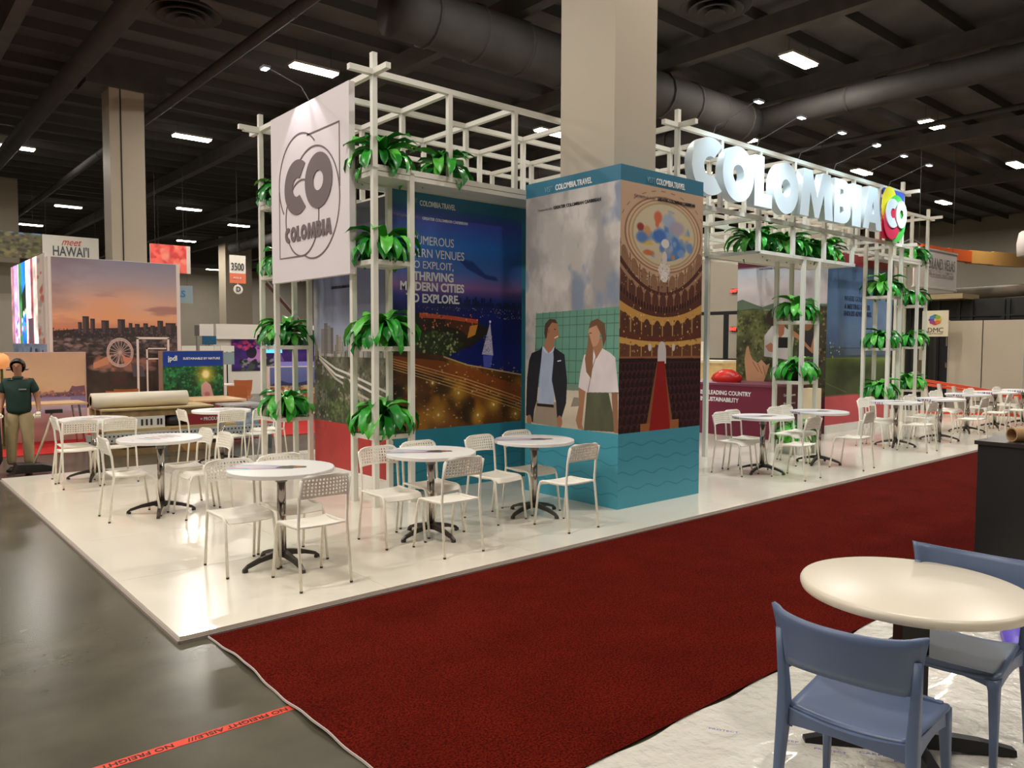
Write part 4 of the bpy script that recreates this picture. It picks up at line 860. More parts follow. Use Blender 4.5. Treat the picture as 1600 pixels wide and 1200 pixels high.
# ------------------------------------------------------------------ foreground round table and two blue chairs
T = thing('round_table', 'large round cream-white table with black pedestal in the corner', 'table', (3.48, 1.38, 0), .75)
MB().lathe([(.43, .695), (.452, .702), (.457, .715), (.457, .728), (.452, .738), (.44, .742)], 72).build('tabletop', mat('cream_laminate', (228, 216, 195), .32, noise=.015, nscale=2), T, True)
blk = mat('black_metal', (22, 21, 22), .42)
bx(-.055, .055, -.055, .055, .07, .7).build('column', blk, T)
for k in range(4):
    vs = []
    for x, z0, z1, w in ((.04, .03, .1, .036), (.3, .02, .07, .03), (.44, .012, .038, .027)): vs += [(x, -w, z0), (x, w, z0), (x, w * .75, z1), (x, -w * .75, z1)]
    fs = [(i * 4 + q, i * 4 + (q + 1) % 4, i * 4 + 4 + (q + 1) % 4, i * 4 + 4 + q) for i in range(2) for q in range(4)] + [(3, 2, 1, 0), (8, 9, 10, 11)]
    MB().add(vs, fs).build('base_leg', blk, T, rz=k * PI / 2)
blue = mat('slate_blue_plastic', (92, 108, 138), .38, noise=.02, nscale=6)
def rrect(cx, cy, hx, hy, r, n=4):
    out = []
    for q, (sx, sy) in enumerate(((1, 1), (-1, 1), (-1, -1), (1, -1))):
        for k in range(n + 1):
            a = q * PI / 2 + k / n * PI / 2; out.append((cx + sx * (hx - r) + r * math.cos(a), cy + sy * (hy - r) + r * math.sin(a)))
    return out
def loft(rings):
    n = len(rings[0]); vs = [p for r in rings for p in r]
    fs = [(i * n + k, i * n + (k + 1) % n, (i + 1) * n + (k + 1) % n, (i + 1) * n + k) for i in range(len(rings) - 1) for k in range(n)] + [tuple(range(n))[::-1], tuple((len(rings) - 1) * n + k for k in range(n))]
    return MB().add(vs, fs)
def blue_chair(label, loc, rz):
    T = thing('plastic_chair', label, 'chair', loc, rz, 'slate blue plastic chairs')
    rear = {}
    for s in (-1, 1):
        def R_(z, x, y, hx, hy): return [(p[0], p[1], z) for p in rrect(s * x, y, hx, hy, min(hx, hy) * .55)]
        loft([R_(0, .232, -.262, .012, .017), R_(.2, .226, -.24, .015, .021), R_(.38, .22, -.222, .019, .028), R_(.45, .218, -.218, .02, .03), R_(.52, .22, -.218, .018, .024), R_(.6, .224, -.222, .016, .02), R_(.74, .23, -.236, .014, .018)]).build('leg', blue, T, True)
        loft([R_(0, .222, .232, .012, .014), R_(.2, .218, .222, .015, .018), R_(.38, .212, .212, .02, .026), R_(.425, .205, .205, .026, .034)]).build('leg', blue, T, True)
        # side rail
        bxm = MB(); vs = []
        for k in range(9):
            t = k / 8; y = -.2 + .39 * t; d = .035 + .03 * (2 * t - 1) ** 2
            vs += [(s * .195, y, .43 - d), (s * .222, y, .43 - d), (s * .222, y, .437), (s * .195, y, .437)]
        bxm.add(vs, [(i * 4 + q, i * 4 + (q + 1) % 4, i * 4 + 4 + (q + 1) % 4, i * 4 + 4 + q) for i in range(8) for q in range(4)] + [(3, 2, 1, 0), (32, 33, 34, 35)]).build('side_rail', blue, T)
    for y, dip in ((-.215, .02), (.2, .01)):
        vs = []
        for k in range(13):
            u = k / 12 * 2 - 1; d = .03 + .035 * u * u; zt = .448 - .02 * (1 - u * u) * (y < 0); yy = y + (-.012 if y < 0 else .012) * (1 - u * u)
            vs += [(u * .205, yy - .012, zt - d), (u * .205, yy + .012, zt - d), (u * .205, yy + .012, zt), (u * .205, yy - .012, zt)]
        MB().add(vs, [(i * 4 + q, i * 4 + (q + 1) % 4, i * 4 + 4 + (q + 1) % 4, i * 4 + 4 + q) for i in range(12) for q in range(4)] + [(3, 2, 1, 0), (48, 49, 50, 51)]).build('cross_rail', blue, T)
    n = 14; vs = []
    for j in range(n + 1):
        t = j / n; y = -.215 + .445 * t
        for i in range(n + 1):
            u = i / n * 2 - 1; hw = .205 + .03 * t - .02 * (max(0, t - .88) / .12) ** 2
            vs.append((u * hw, y, .448 - .02 * (1 - u * u) * (1 - .3 * t) + .008 * (1 - t) ** 2 - .012 * (max(0, t - .85) / .15) ** 2))
    me = solid(MB().add(vs, [(j * (n + 1) + i, j * (n + 1) + i + 1, (j + 1) * (n + 1) + i + 1, (j + 1) * (n + 1) + i) for j in range(n) for i in range(n)]), .014, 'seat', blue)
    for p in me.polygons: p.use_smooth = True
    obj('seat', me, T)
    vs = []; nn = 24; mm = 6
    for j in range(mm + 1):
        v = j / mm
        for i in range(nn + 1):
            u = i / nn * 2 - 1; e = abs(u)
            hw = .262 if v > .5 else .24 + .022 * v * 2
            z0_ = .615 + .012 * (1 - u * u) + (.02 * max(0, e - .86) / .14); z1_ = .802 + .022 * e ** 3
            x = u * (.236 + .028 * v ** 1.5); y = -.235 - .062 * (1 - e ** 2.2) - .02 * v + .012 * (e > .9) * 1
            vs.append((x, y, z0_ + (z1_ - z0_) * v))
    me = solid(MB().add(vs, [(j * (nn + 1) + i, j * (nn + 1) + i + 1, (j + 1) * (nn + 1) + i + 1, (j + 1) * (nn + 1) + i) for j in range(mm) for i in range(nn)]), .016, 'backrest', blue)
    for p in me.polygons: p.use_smooth = True
    obj('backrest', me, T)
    return T
blue_chair('slate blue plastic chair nearest the camera, seen from behind', (2.815, 1.265, .012), -PI / 2 + .12)
blue_chair('slate blue plastic chair on the far side of the cream table', (3.66, 1.27, .012), PI / 2 + .06)

# ------------------------------------------------------------------ neighbours behind, left
# sunset city wall
cv = Cv(900, 1000, (90, 80, 80))
cv.grad([(0, (60, 52, 44)), (.25, (54, 52, 44)), (.38, (84, 74, 70)), (.5, (66, 60, 62)), (.51, (214, 134, 98)), (.6, (240, 178, 130)), (.72, (220, 178, 154)), (.86, (176, 162, 168)), (1, (146, 144, 162))])
sk = (cv.V > .5).astype(float); n = fbm(cv.h, cv.w, 4, 5, 81, .35)
cv.mix(sk * np.clip((n - .48) * 5, 0, 1) * .55, (130, 108, 112)); cv.mix(sk * np.clip((fbm(cv.h, cv.w, 5, 4, 83, .4) - .52) * 6, 0, 1) * np.exp(-((cv.V - .66) / .12) ** 2) * .7, (240, 170, 120)); cv.glow(.7, .72, .25, .08, (236, 190, 160), .5)
cv.mix(sk * np.clip((fbm(cv.h, cv.w, 9, 5, 88, .22) - .53) * 9, 0, 1) * np.exp(-((cv.V - .68) / .1) ** 2) * .6, (150, 106, 104))
cv.poly([(0, .515), (.2, .53), (.5, .54), (1, .56), (1, .48), (0, .47)], (58, 48, 46))
for u, w, v in ((.19, .03, .575), (.225, .05, .615), (.285, .035, .6), (.37, .06, .59), (.5, .06, .6), (.59, .03, .575), (.64, .04, .57), (.71, .04, .575), (.83, .05, .595), (.9, .09, .58), (.77, .04, .56)): cv.rect(u, u + w, .5, v, (60, 50, 50)); cv.rect(u, u + w * .5, .5, v - .01, (86, 72, 70))
cv.speck(700, 0, 1, .38, .53, .006, [(96, 88, 88), (40, 36, 38), (130, 112, 104), (52, 52, 58)], 84, .8); cv.speck(260, 0, 1, .33, .46, .012, [(164, 140, 130), (120, 104, 96), (60, 54, 50), (44, 46, 42)], 85, .7, 2.2)
cv.mix((cv.V < .34).astype(float), (56, 54, 44)); cv.tex(9, .5, 86, (cv.V < .36) * 1.0); cv.speck(90, .3, .8, .25, .33, .02, [(190, 130, 96), (150, 120, 104), (90, 70, 60)], 87, .7, 2)
cv.poly([(.3, .3), (.45, .36), (.42, .29), (.3, .26)], (206, 150, 110)); cv.poly([(.6, .3), (.7, .27), (.72, .2), (.62, .2)], (90, 88, 92)); cv.ell(.5, .19, .08, .05, (84, 60, 56), .7, .5)
for r in (.104, .092): cv.ring(.515, .37, r, r * .93, .05, (206, 186, 172))
for k in range(18): a = k * PI / 9; cv.line([(.515, .37), (.515 + .1 * math.cos(a), .37 + .093 * math.sin(a))], .0022, (206, 186, 172))
cv.poly([(.515, .37), (.48, .28), (.495, .28)], (200, 180, 166)); cv.poly([(.515, .37), (.56, .28), (.62, .33), (.55, .34)], (216, 150, 120))
WH = mat('booth_white', (236, 228, 216), .5)
T = wthing('sunset_wall', 'tall booth wall printed with sunset skyline and ferris wheel', 'booth wall', (4.7, 19.6, 0))
bx(3.39, 6.17, 19.56, 19.78, 0, 3.66).build('panel', WH, T); print_plane('print', img_mat('sunset_print', cv.a), 'Y', 19.55, 3.45, 6.08, .3, 3.65, T)
bx(3.41, 5.4, 19.78, 24.4, 0, 3.65).build('return_wall', WH, T)
# LED strip wall on its side
cv = Cv(420, 360, (200, 190, 240))
for a, b_, c in ((0, .12, (170, 120, 130)), (.12, .3, (206, 170, 236)), (.3, .43, (60, 130, 70)), (.43, .6, (30, 120, 220)), (.6, .78, (236, 210, 240)), (.78, .86, (170, 90, 90)), (.86, 1, (236, 214, 200))): cv.rect(a, b_, 0, 1, c)
cv.tex(5, .5, 91); cv.poly([(.43, .6), (.6, .75), (.6, .45), (.43, .3)], (24, 40, 30)); cv.speck(60, .14, .8, .0, .4, .03, [(240, 90, 60), (40, 60, 220), (250, 230, 90), (240, 240, 250), (180, 60, 160)], 92, .7); cv.rect(.66, .84, 0, .3, (80, 60, 70)); cv.rect(.3, .32, 0, 1, (240, 230, 255)); cv.rect(.59, .61, 0, 1, (240, 230, 255))
T = wthing('led_wall', 'glowing multicoloured screen columns beside the sunset skyline wall', 'screen', (3.3, 22, 0))
print_plane('screen', img_mat('led_screen', cv.a, .5, 1.5), 'X', 3.37, 24.4, 20.75, 1.74, 3.75, T); bx(3.375, 3.4, 19.8, 24.42, 0, 3.75).build('backing', WH, T)
cv = Cv(300, 100, (150, 170, 200)); cv.tex(3, .3, 93); cv.speck(16, .55, .95, .1, .8, .03, [(60, 60, 70), (90, 90, 100)], 94)
print_plane('lower_print', img_mat('led_base', cv.a), 'X', 3.37, 24.4, 19.8, 1.25, 1.73, T)
cv = Cv(40, 300, (240, 226, 214)); cv.speck(16, 0, 1, 0, 1, .3, [(220, 100, 84), (190, 180, 170)], 95, .8); print_plane('flower_strip', img_mat('flower_strip', cv.a), 'X', 3.37, 20.74, 20.0, 1.74, 3.72, T)
# hanging banners
red_script = mat('red_script', (214, 70, 50), .5)
T = wthing('hanging_banner', 'white hanging banner lettered HAWAII with red script above', 'banner', (7.9, 40, 5.5))
bx(6.75, 9.02, 40.02, 40.1, 5.45, 6.57).build('cloth', WH, T); lettering("HAWAI'I", 'Y', 40.0, 7.15, 5.66, 1.45, .46, mat('slate_ink', (70, 84, 90), .5), T, .012); o = lettering('meet', 'Y', 40.0, 7.5, 6.15, .75, .26, red_script, T)
for q in o.data.vertices: q.co.x += q.co.y * .35
for x in (6.9, 8.9): MB().tube([(x, 40.06, 6.57), (x, 40.06, CEIL)], .006, 5).build('cable', duct_m, T)
cv = Cv(300, 120, (120, 150, 190)); cv.poly([(0, 0), (1, 0), (1, .9), (.6, .95), (.4, .5), (0, .4)], (110, 96, 74)); cv.speck(200, .3, 1, 0, 1, .03, [(80, 80, 50), (150, 140, 90), (60, 60, 44), (120, 120, 70)], 96, .8); cv.speck(50, 0, .4, 0, .5, .03, [(70, 120, 80), (130, 160, 120)], 97)
T = wthing('hanging_banner', 'hanging banner with palm garden photo at the left edge', 'banner', (4, 40, 5.5))
bx(2.6, 6.72, 40.02, 40.1, 5.45, 6.57).build('cloth', WH, T); print_plane('print', img_mat('palm_print', cv.a), 'Y', 40.01, 2.6, 6.72, 5.45, 6.57, T)
for x in (3.2, 6.4): MB().tube([(x, 40.06, 6.57), (x, 40.06, CEIL)], .006, 5).build('cable', duct_m, T)
cv = Cv(160, 120, (236, 90, 78)); cv.tex(5, .35, 98); cv.speck(50, 0, 1, 0, 1, .09, [(246, 110, 96), (216, 60, 56), (250, 150, 130)], 99, .8); cv.rect(.9, 1, 0, 1, (220, 200, 190))
T = wthing('hanging_banner', 'small hanging banner with coral red blossom photo', 'banner', (9.9, 33, 4.6))
bx(9.3, 10.85, 33.02, 33.1, 4.6, 5.72).build('cloth', WH, T); print_plane('print', img_mat('blossom_print', cv.a), 'Y', 33.01, 9.3, 10.85, 4.6, 5.72, T)
for x in (9.5, 10.6): MB().tube([(x, 33.06, 5.7), (x, 33.06, CEIL)], .006, 5).build('cable', duct_m, T)
T = wthing('hanging_sign', 'pale blue-grey hanging sign lettered AS beside the sunset wall', 'sign', (11.2, 36, 3.5))
for x in (10.5, 11.7): MB().tube([(x, 36.06, 4.3), (x, 36.06, CEIL)], .006, 5).build('cable', duct_m, T)
bx(10.2, 11.92, 36.02, 36.1, 3.54, 4.32).build('cloth', mat('sign_bluegrey', (150, 166, 174), .6), T); lettering('LAS', 'Y', 36.0, 10.93, 3.8, .66, .3, mat('blue_letter', (60, 130, 180), .5), T, .02)
T = wthing('aisle_sign', 'white and orange aisle sign lettered 3500 with round D below', 'sign', (12.2, 31.4, 3.7))
bx(11.87, 12.53, 31.42, 31.46, 4.6, 5.33).build('top_panel', WH, T); bx(11.87, 12.53, 31.42, 31.46, 4.2, 4.6).build('orange_panel', mat('sign_orange', (232, 120, 84), .5), T)
lettering('3500', 'Y', 31.4, 11.93, 4.72, .52, .3, dark_ink, T, .01); lettering('AISLE', 'Y', 31.4, 12.0, 4.38, .34, .07, white_ink, T)
o = obj('round_panel', curve_mesh('round_panel', [earc(0, 0, .19, .19, 0, 351, 39)], .04, WH), T); o.location = (12.2, 31.42, 3.95); o.rotation_euler = (PI / 2, 0, 0); lettering('D', 'Y', 31.37, 12.11, 3.85, .18, .21, dark_ink, T, .03)
MB().tube([(12.2, 31.44, 5.33), (12.2, 31.44, CEIL)], .006, 5).build('cable', duct_m, T); MB().tube([(12.2, 31.44, 4.0), (12.2, 31.44, 4.4)], .02, 5).build('link', fix_m, T)
# harbour print counter
cv = Cv(420, 560, (222, 182, 150))
cv.grad([(0, (206, 170, 160)), (.28, (206, 176, 172)), (.33, (190, 180, 196)), (.42, (206, 190, 196)), (.5, (150, 140, 176)), (.52, (150, 116, 120)), (.56, (216, 180, 140)), (.8, (214, 176, 140)), (1, (204, 164, 138))]); 
cv.poly([(.45, .5), (.6, .54), (.8, .55), (.84, .62), (.88, .61), (.99, .62), (1, .5)], (128, 92, 104)); cv.speck(60, .4, 1, .5, .56, .02, [(150, 104, 96), (100, 80, 100), (186, 130, 100)], 101); cv.rect(.82, 1, .36, .5, (130, 120, 160), .7); cv.poly([(.1, .82), (.36, .82), (.33, .805), (.1, .805)], (60, 50, 90)); cv.line([(.05, .84), (.3, .83)], .003, (150, 120, 110)); cv.tex(5, .06, 102)
T = wthing('printed_counter', 'low wall with peach harbour-at-dusk print behind the woman', 'counter wall', (2.7, 15.8, 0))
bx(1.9, 3.3, 15.78, 15.86, 0, 1.6).build('panel', mat('pinkish_panel', (214, 178, 168), .5), T); print_plane('print', img_mat('harbour_print', cv.a), 'Y', 15.77, 1.93, 3.28, 0.02, 1.59, T)
T = wthing('table_lamp', 'round glowing orange lamp on a green-based stand at the left edge', 'lamp', (1.95, 15.2, 0))
MB().lathe([(.02, 1.33), (.09, 1.36), (.12, 1.45), (.1, 1.54), (.03, 1.59)], 20, (1.93, 15.2, 0)).build('lamp_globe', mat('lamp_orange', (236, 160, 96), .5, emit=.4), T, True); MB().lathe([(.16, 0), (.02, .05), (.02, 1.34), (.05, 1.35)], 14, (1.93, 15.2, 0)).build('stand', mat('olive_stand', (70, 84, 30), .5), T)
wood = mat('light_wood', (222, 184, 140), .45, noise=.08, nscale=5)
def desk(x0, x1, y0, y1, lb):
    T = wthing('wood_table', lb, 'table', ((x0 + x1) / 2, (y0 + y1) / 2, 0))
    bx(x0, x1, y0, y1, .72, .75).build('tabletop', wood, T)
    for x in (x0 + .12, x1 - .12):
        for y in (y0 + .1, y1 - .1): MB().tube([(x, y, .72), (x + (.08 if x > (x0 + x1) / 2 else -.08), y, 0)], .018, 6).build('leg', chrome, T)
desk(1.5, 3.1, 14.75, 15.5, 'light wood table right behind the woman in green')
desk(4.6, 5.55, 13.95, 15.1, 'light wood table before the blue and green leaf poster')
bx(4.7, 5.4, 14.9, 14.96, 0, .7).build('modesty_panel', mat('pinkish_panel', (214, 178, 168), .5), tag(thing('skirt_board', 'pink board under the right wood table', 'board', (0, 0, 0)), 'pale pink board standing under the right wood table', 'board'))
# leaf poster wall
cv = Cv(460, 520, (30, 90, 50)); cv.tex(10, .9, 105); cv.speck(420, 0, 1, 0, .8, .022, [(40, 130, 70), (20, 70, 36), (70, 160, 80), (16, 50, 30)], 106, .8)
cv.glow(.7, .66, .22, .2, (250, 200, 60), .8); cv.ell(.7, .66, .08, .08, (255, 240, 170), 1, .5); cv.poly([(.62, .5), (.7, .56), (.78, .5), (.84, .3), (.96, .05), (.84, .05), (.68, .25), (.62, .36)], (222, 170, 160)); cv.ell(.72, .36, .06, .05, (190, 110, 110), .8, .5)
cv.rect(0, 1, .78, 1, (24, 60, 150))
T = wthing('leaf_poster', 'blue-topped poster wall with glowing bulb over green leaves', 'poster', (5.1, 15.3, 0))
bx(4.44, 5.64, 15.32, 15.4, 0, 1.62).build('panel', mat('brown_edge', (150, 120, 100), .5), T); print_plane('print', img_mat('leaf_print', cv.a), 'Y', 15.31, 4.5, 5.62, .3, 1.61, T)
lettering('jpdl', 'Y', 15.3, 4.58, 1.4, .17, .13, white_ink, T, .02); lettering('SUSTAINABLE BY NATURE', 'Y', 15.3, 4.86, 1.45, .7, .045, white_ink, T, .02)
# glass display case
T = wthing('display_case', 'low glass-topped display case with grey frame by the leaf poster', 'display case', (5.3, 13.7, 0))
gm = mat('case_frame', (130, 132, 134), .35, .6)
bx(4.98, 5.62, 13.3, 14.2, .67, .7).build('top', mat('case_top', (196, 200, 200), .15), T); bx(5.1, 5.55, 13.4, 14.1, .1, .6).build('contents', mat('case_inside', (176, 190, 204), .4, noise=.4, nscale=9), T)
for x in (5.0, 5.6):
    for y in (13.32, 14.18): bx(x - .03, x + .03, y - .03, y + .03, 0, .67).build('leg', gm, T)
# stacked pallets with boxes and rolled vinyl
pw = mat('pallet_wood', (150, 122, 84), .8, noise=.25, nscale=9); ply2 = mat('plywood', (196, 172, 124), .7, noise=.12, nscale=6)
T = wthing('pallet', 'lower wooden pallet with cardboard deck between the bistro tables and leaf poster', 'pallet', (3.9, 13.6, 0))
for k in range(3): bx(3.05, 4.95, 13.1 + k * .42, 13.2 + k * .42, 0, .09).build('bottom_board', pw, T)
for x in (3.1, 3.95, 4.8):
    for y in (13.1, 13.52, 13.94): bx(x, x + .12, y, y + .1, .09, .36).build('block', pw, T)
bx(3.0, 5.0, 13.05, 14.1, .36, .42).build('deck_board', ply2, T)
for x in (4.05, ): MB().prism([(x - .12, .4), (x + .12, .4), (x + .04, .22), (x - .04, .22)], 13.03, 13.05, 'y').build('cardboard_flap', mat('cardboard', (186, 140, 84), .8), T); 
MB().prism([(4.05, .13), (4.4, .13), (4.3, .0), (4.14, .0)], 12.98, 13.0, 'y').build('cardboard_flap', mat('cardboard', (186, 140, 84), .8), T)
T = wthing('packing_box', 'long white cardboard box with black print on the pallet', 'box', (3.4, 13.3, .42)); bx(2.95, 3.86, 13.1, 13.9, .42, .6).build('carton', mat('white_carton', (222, 220, 210), .7), T)
for k, x in enumerate((3.5, 3.57, 3.64, 3.74, 3.79)): bx(x, x + .03, 13.095, 13.1, .46, .56).build('printed_mark', dark_ink, T)
T = wthing('packing_box', 'dark red printed box at the right end of the pallet', 'box', (4.5, 13.3, .42)); bx(4.22, 4.85, 13.1, 13.9, .42, .6).build('carton', mat('red_carton', (140, 34, 40), .6), T)
lettering('= PRODUCT', 'Y', 13.095, 4.42, .48, .36, .06, white_ink, T)
m = MB(); m.lathe([(.08, 0), (.14, .03), (.16, .09), (.12, .15), (.05, .18)], 14, (4.04, 13.25, .42)); tag(m.build('bag', mat('black_bag', (34, 28, 28), .5, bump=.6, bscale=20), smooth=True), 'black bag squeezed between the white and red boxes', 'bag')
T = wthing('pallet', 'upper wooden pallet lying on the white and red boxes', 'pallet', (3.7, 13.6, .6))
for k in range(3):
    y = 13.15 + k * .36; bx(2.95, 4.6, y, y + .1, .6, .63).build('bottom_board', pw, T)
    for x in (2.95, 3.3, 3.7, 4.1, 4.48): bx(x, x + .12, y, y + .1, .63, .71).build('block', pw, T)
bx(3.05, 4.6, 13.14, 13.155, .6, .71).build('side_board', pw, T); bx(2.95, 4.65, 13.1, 14.0, .71, .735).build('deck_board', ply2, T)
T = wthing('vinyl_roll', 'big roll of off-white floor vinyl lying on the upper pallet', 'roll', (3.6, 13.4, .86))
m = MB(); m.tube([(2.86, 13.4, .86), (4.3, 13.4, .86)], .122, 28); m.build('roll_body', mat('vinyl_white', (226, 214, 192), .45), T, True)
for r in (.1, .075, .05): MB().tube([(2.852, 13.4, .86), (2.856, 13.4, .86)], r, 24).build('roll_layer', mat('roll_%d' % int(r * 1000), ((200, 176, 140) if r != .075 else (150, 120, 90)), .6), T)
# perforated strip
T = wthing('perforated_rail', 'long grey perforated metal rail lying in front of the pallets', 'rail', (4.05, 12.6, 0))
bx(2.62, 5.5, 12.6, 12.64, .27, .41).build('plate', mat('perf_grey', (190, 190, 190), .4, .4), T)
hm = MB()
for k in range(48):
    for r in range(2): hm.add([(2.66 + .059 * k + .03 * r + .014 * math.cos(a * PI / 4), 12.597, .305 + .065 * r + .014 * math.sin(a * PI / 4)) for a in range(8)], [tuple(range(8))])
o = hm.build('hole', mat('hole_black', (24, 22, 22), .9), T); o['kind'] = 'stuff'
for x in (2.8, 3.7, 4.6, 5.4): bx(x, x + .05, 12.62, 12.68, 0, .3).build('foot', gm, T)
# city print seen between the rear tower posts
cv = Cv(360, 360, (96, 110, 170)); cv.grad([(0, (96, 110, 70)), (.3, (120, 110, 80)), (.5, (190, 160, 110)), (.62, (96, 90, 96)), (.66, (90, 108, 166)), (1, (110, 124, 184))]); cv.speck(220, 0, 1, .25, .62, .03, [(220, 180, 110), (150, 100, 60), (60, 60, 60), (200, 190, 170), (230, 200, 140)], 111, .8, 1.6); cv.poly([(0, .6), (.2, .72), (.35, .66), (.5, .64), (.8, .7), (.9, .6)], (50, 60, 100)); cv.rect(0, 1, .42, .46, (216, 196, 170), .7); cv.rect(.7, .9, .22, .4, (170, 90, 60))
T = wthing('city_poster', 'low poster wall with blue sky and hillside town, behind the rear fern tower', 'poster', (7.6, 16.5, 0))
bx(7.05, 8.3, 16.52, 16.6, .15, 1.25).build('panel', WH, T); print_plane('print', img_mat('town_print', cv.a), 'Y', 16.51, 7.1, 8.28, .2, 1.23, T)
for x in (7.15, 8.15): bx(x, x + .05, 16.53, 16.58, 0, .15).build('foot', gm, T)
# white booth with purple screens
T = wthing('white_booth', 'white neighbouring booth with purple wall print far behind', 'booth', (11, 26, 0))
bx(9.3, 13.2, 26.3, 26.4, 0, 2.4).build('back_wall', WH, T); bx(9.3, 13.2, 25.9, 26.3, 1.9, 2.4).build('header', WH, T); bx(9.3, 9.85, 26.1, 26.3, 0, 1.9).build('side_panel', WH, T)
cv = Cv(460, 220, (50, 24, 90)); cv.tex(4, .5, 121); cv.poly([(.15, .3), (.3, .9), (.42, .3)], (170, 110, 170)); cv.ell(.22, .6, .06, .2, (30, 16, 40)); cv.poly([(.45, .3), (.52, .8), (.6, .3)], (100, 60, 130)); cv.speck(40, 0, .5, .7, 1, .03, [(200, 60, 110), (120, 40, 120)], 122); cv.rect(.5, 1, 0, .28, (130, 120, 190)); cv.speck(60, .1, .5, 0, .35, .03, [(60, 70, 60), (30, 30, 34), (120, 120, 120)], 123)
print_plane('print', img_mat('purple_print', cv.a, .4, .25), 'Y', 26.28, 9.95, 13.1, .8, 1.88, T); print_plane('screen', mat('screen_blue', (90, 190, 255), .4, emit=1.3), 'Y', 26.26, 11.0, 11.75, 1.42, 1.72, T)
for x, z0, z1, c, nm, lb in ((7.59, 1.5, 1.68, (232, 226, 214), 'card', 'left one of the small white cards above the leaf poster'), (8.12, 1.5, 1.68, (232, 226, 214), 'card', 'middle one of the small white cards above the leaf poster'), (8.75, 1.5, 1.68, (232, 226, 214), 'card', 'right one of the small white cards above the leaf poster'), (8.2, 1.72, 1.98, (20, 84, 120), 'banner', 'small teal banner above the leaf poster'), (8.12, 1.98, 2.34, (220, 214, 206), 'sign', 'small white sign beside a grey tablet above the leaf poster'), (8.75, 1.1, 1.48, (140, 158, 160), 'banner', 'grey-green blank banner right of the leaf poster'), (7.98, 1.98, 2.3, (90, 84, 80), 'tablet', 'small grey tablet sign above the leaf poster')):
    T = wthing('small_' + nm, lb, nm, (x, 24, 0)); w = .42 if nm != 'tablet' else .13
    bx(x, x + w, 24, 24.03, z0, z1).build('board', mat('b%d_%d' % (c[0], c[2]), c, .5), T); bx(x + w / 2 - .015, x + w / 2 + .015, 24.03, 24.06, 0, z1 - .02).build('stand_pole', gm, T)
T = wthing('portal_stand', 'thin white door-like frame standing before the sunset wall', 'stand', (5.4, 19.2, 0))
for a in ((5.05, 5.09, 0, 1.88), (5.72, 5.76, 0, 1.88), (5.05, 5.76, 1.85, 1.9)): bx(a[0], a[1], 19.1, 19.14, a[2], a[3]).build('rail', WH, T)
for a in ((5.28, 5.31, 0, 1.65), (5.28, 5.72, 1.62, 1.65), (5.28, 5.72, 1.38, 1.41)): bx(a[0], a[1], 19.2, 19.23, a[2], a[3]).build('inner_rail', WH, T)
# brown shell chairs
br = mat('tan_plywood', (172, 98, 46), .45, noise=.1, nscale=5)
def shell(x, y, rz, lb, first=[None]):
    if first[0] is None:
        T = thing('shell_chair', lb, 'chair', (x, y, .012), rz, 'brown shell chairs behind the stand'); vs = []; n = 6
        prof = [(.22, .42), (.1, .44), (-.1, .43), (-.19, .46), (-.23, .6), (-.25, .84)]
        for j, (yy, z) in enumerate(prof):
            for i in range(n + 1):
                u = i / n * 2 - 1; hw = (.2, .22, .22, .16, .2, .22)[j]; vs.append((u * hw, yy + .03 * u * u * (j > 3), z + .01 * u * u))
        me = solid(MB().add(vs, [(j * (n + 1) + i, j * (n + 1) + i + 1, (j + 1) * (n + 1) + i + 1, (j + 1) * (n + 1) + i) for j in range(5) for i in range(n)]), .012, 'shell', br); obj('shell', me, T)
        for sx in (-1, 1):
            for sy in (-1, 1): MB().tube([(sx * .08, sy * .06, .42), (sx * .23, sy * .23, 0)], .01, 6).build('leg', chrome, T)
        first[0] = T
    else: dup(first[0], (x, y, .012), rz, lb)
for x, y, r, lb in ((3.75, 15.75, 2.6, 'brown shell chair just left of the vinyl roll'), (4.1, 16.3, 2.9, 'brown shell chair right behind the vinyl roll'), (6.3, 16.2, 3.0, 'brown shell chair right of the leaf poster, nearest the display case'), (7.3, 18.6, 2.7, 'brown shell chair behind the nearest one, farther right'), (7.0, 20.4, .6, 'brown shell chair at the small round far table'), (2.9, 16.4, 2.2, 'brown shell chair beside the harbour print wall')): shell(x, y, r, lb)
T = wthing('small_table', 'small white round table among the brown shell chairs', 'table', (7.0, 19.3, 0)); MB().lathe([(.35, .72), (.35, .75)], 24, (7.0, 19.3, 0)).build('tabletop', WH, T); MB().lathe([(.2, 0), (.03, .03), (.03, .72)], 14, (7.0, 19.3, 0)).build('pedestal', WH, T)
# pallet jack brace seen behind the rear tower: slanted dark post
tag(MB().tube([(7.1, 16.65, 3.12), (8.6, 16.65, 1.5), (8.6, 16.65, 0.0)], .05, 4).build('slanted_bar', mat('dark_taupe', (80, 70, 62), .6)), 'dark slanted bar visible between the rear tower posts', 'bar')

# ------------------------------------------------------------------ right side background
T = wthing('partition_wall', 'row of cream hard-wall panels at the right behind the ladder', 'partition', (27, 8, 0))
pm = mat('partition_cream', (206, 190, 168), .55, noise=.02, nscale=1)
for k, (a, b_) in enumerate(((8.85, 9.83), (8.84, 7.72 + .0), (7.71, 6.2), (6.19, 4.7))):
    lo_, hi = sorted((a, b_)); bx(27, 27.05, lo_ + .012, hi - .012, .02, 2.56).build('panel', pm, T)
for y in (9.83, 7.715, 6.2, 4.7): bx(26.985, 27.06, y - .012, y + .012, 0, 2.58).build('rail_post', fix_m, T)
T = wthing('black_entrance', 'black framed glass entrance wall behind the cream partition', 'entrance', (29, 9, 0))
bk = mat('black_frame', (26, 28, 30), .35); bg_ = mat('dark_glass', (42, 42, 40), .2, spec=.7)
bx(29, 29.3, 4, 12.6, 0, 3.35).build('dark_wall', mat('black_wall', (34, 33, 32), .6), T)
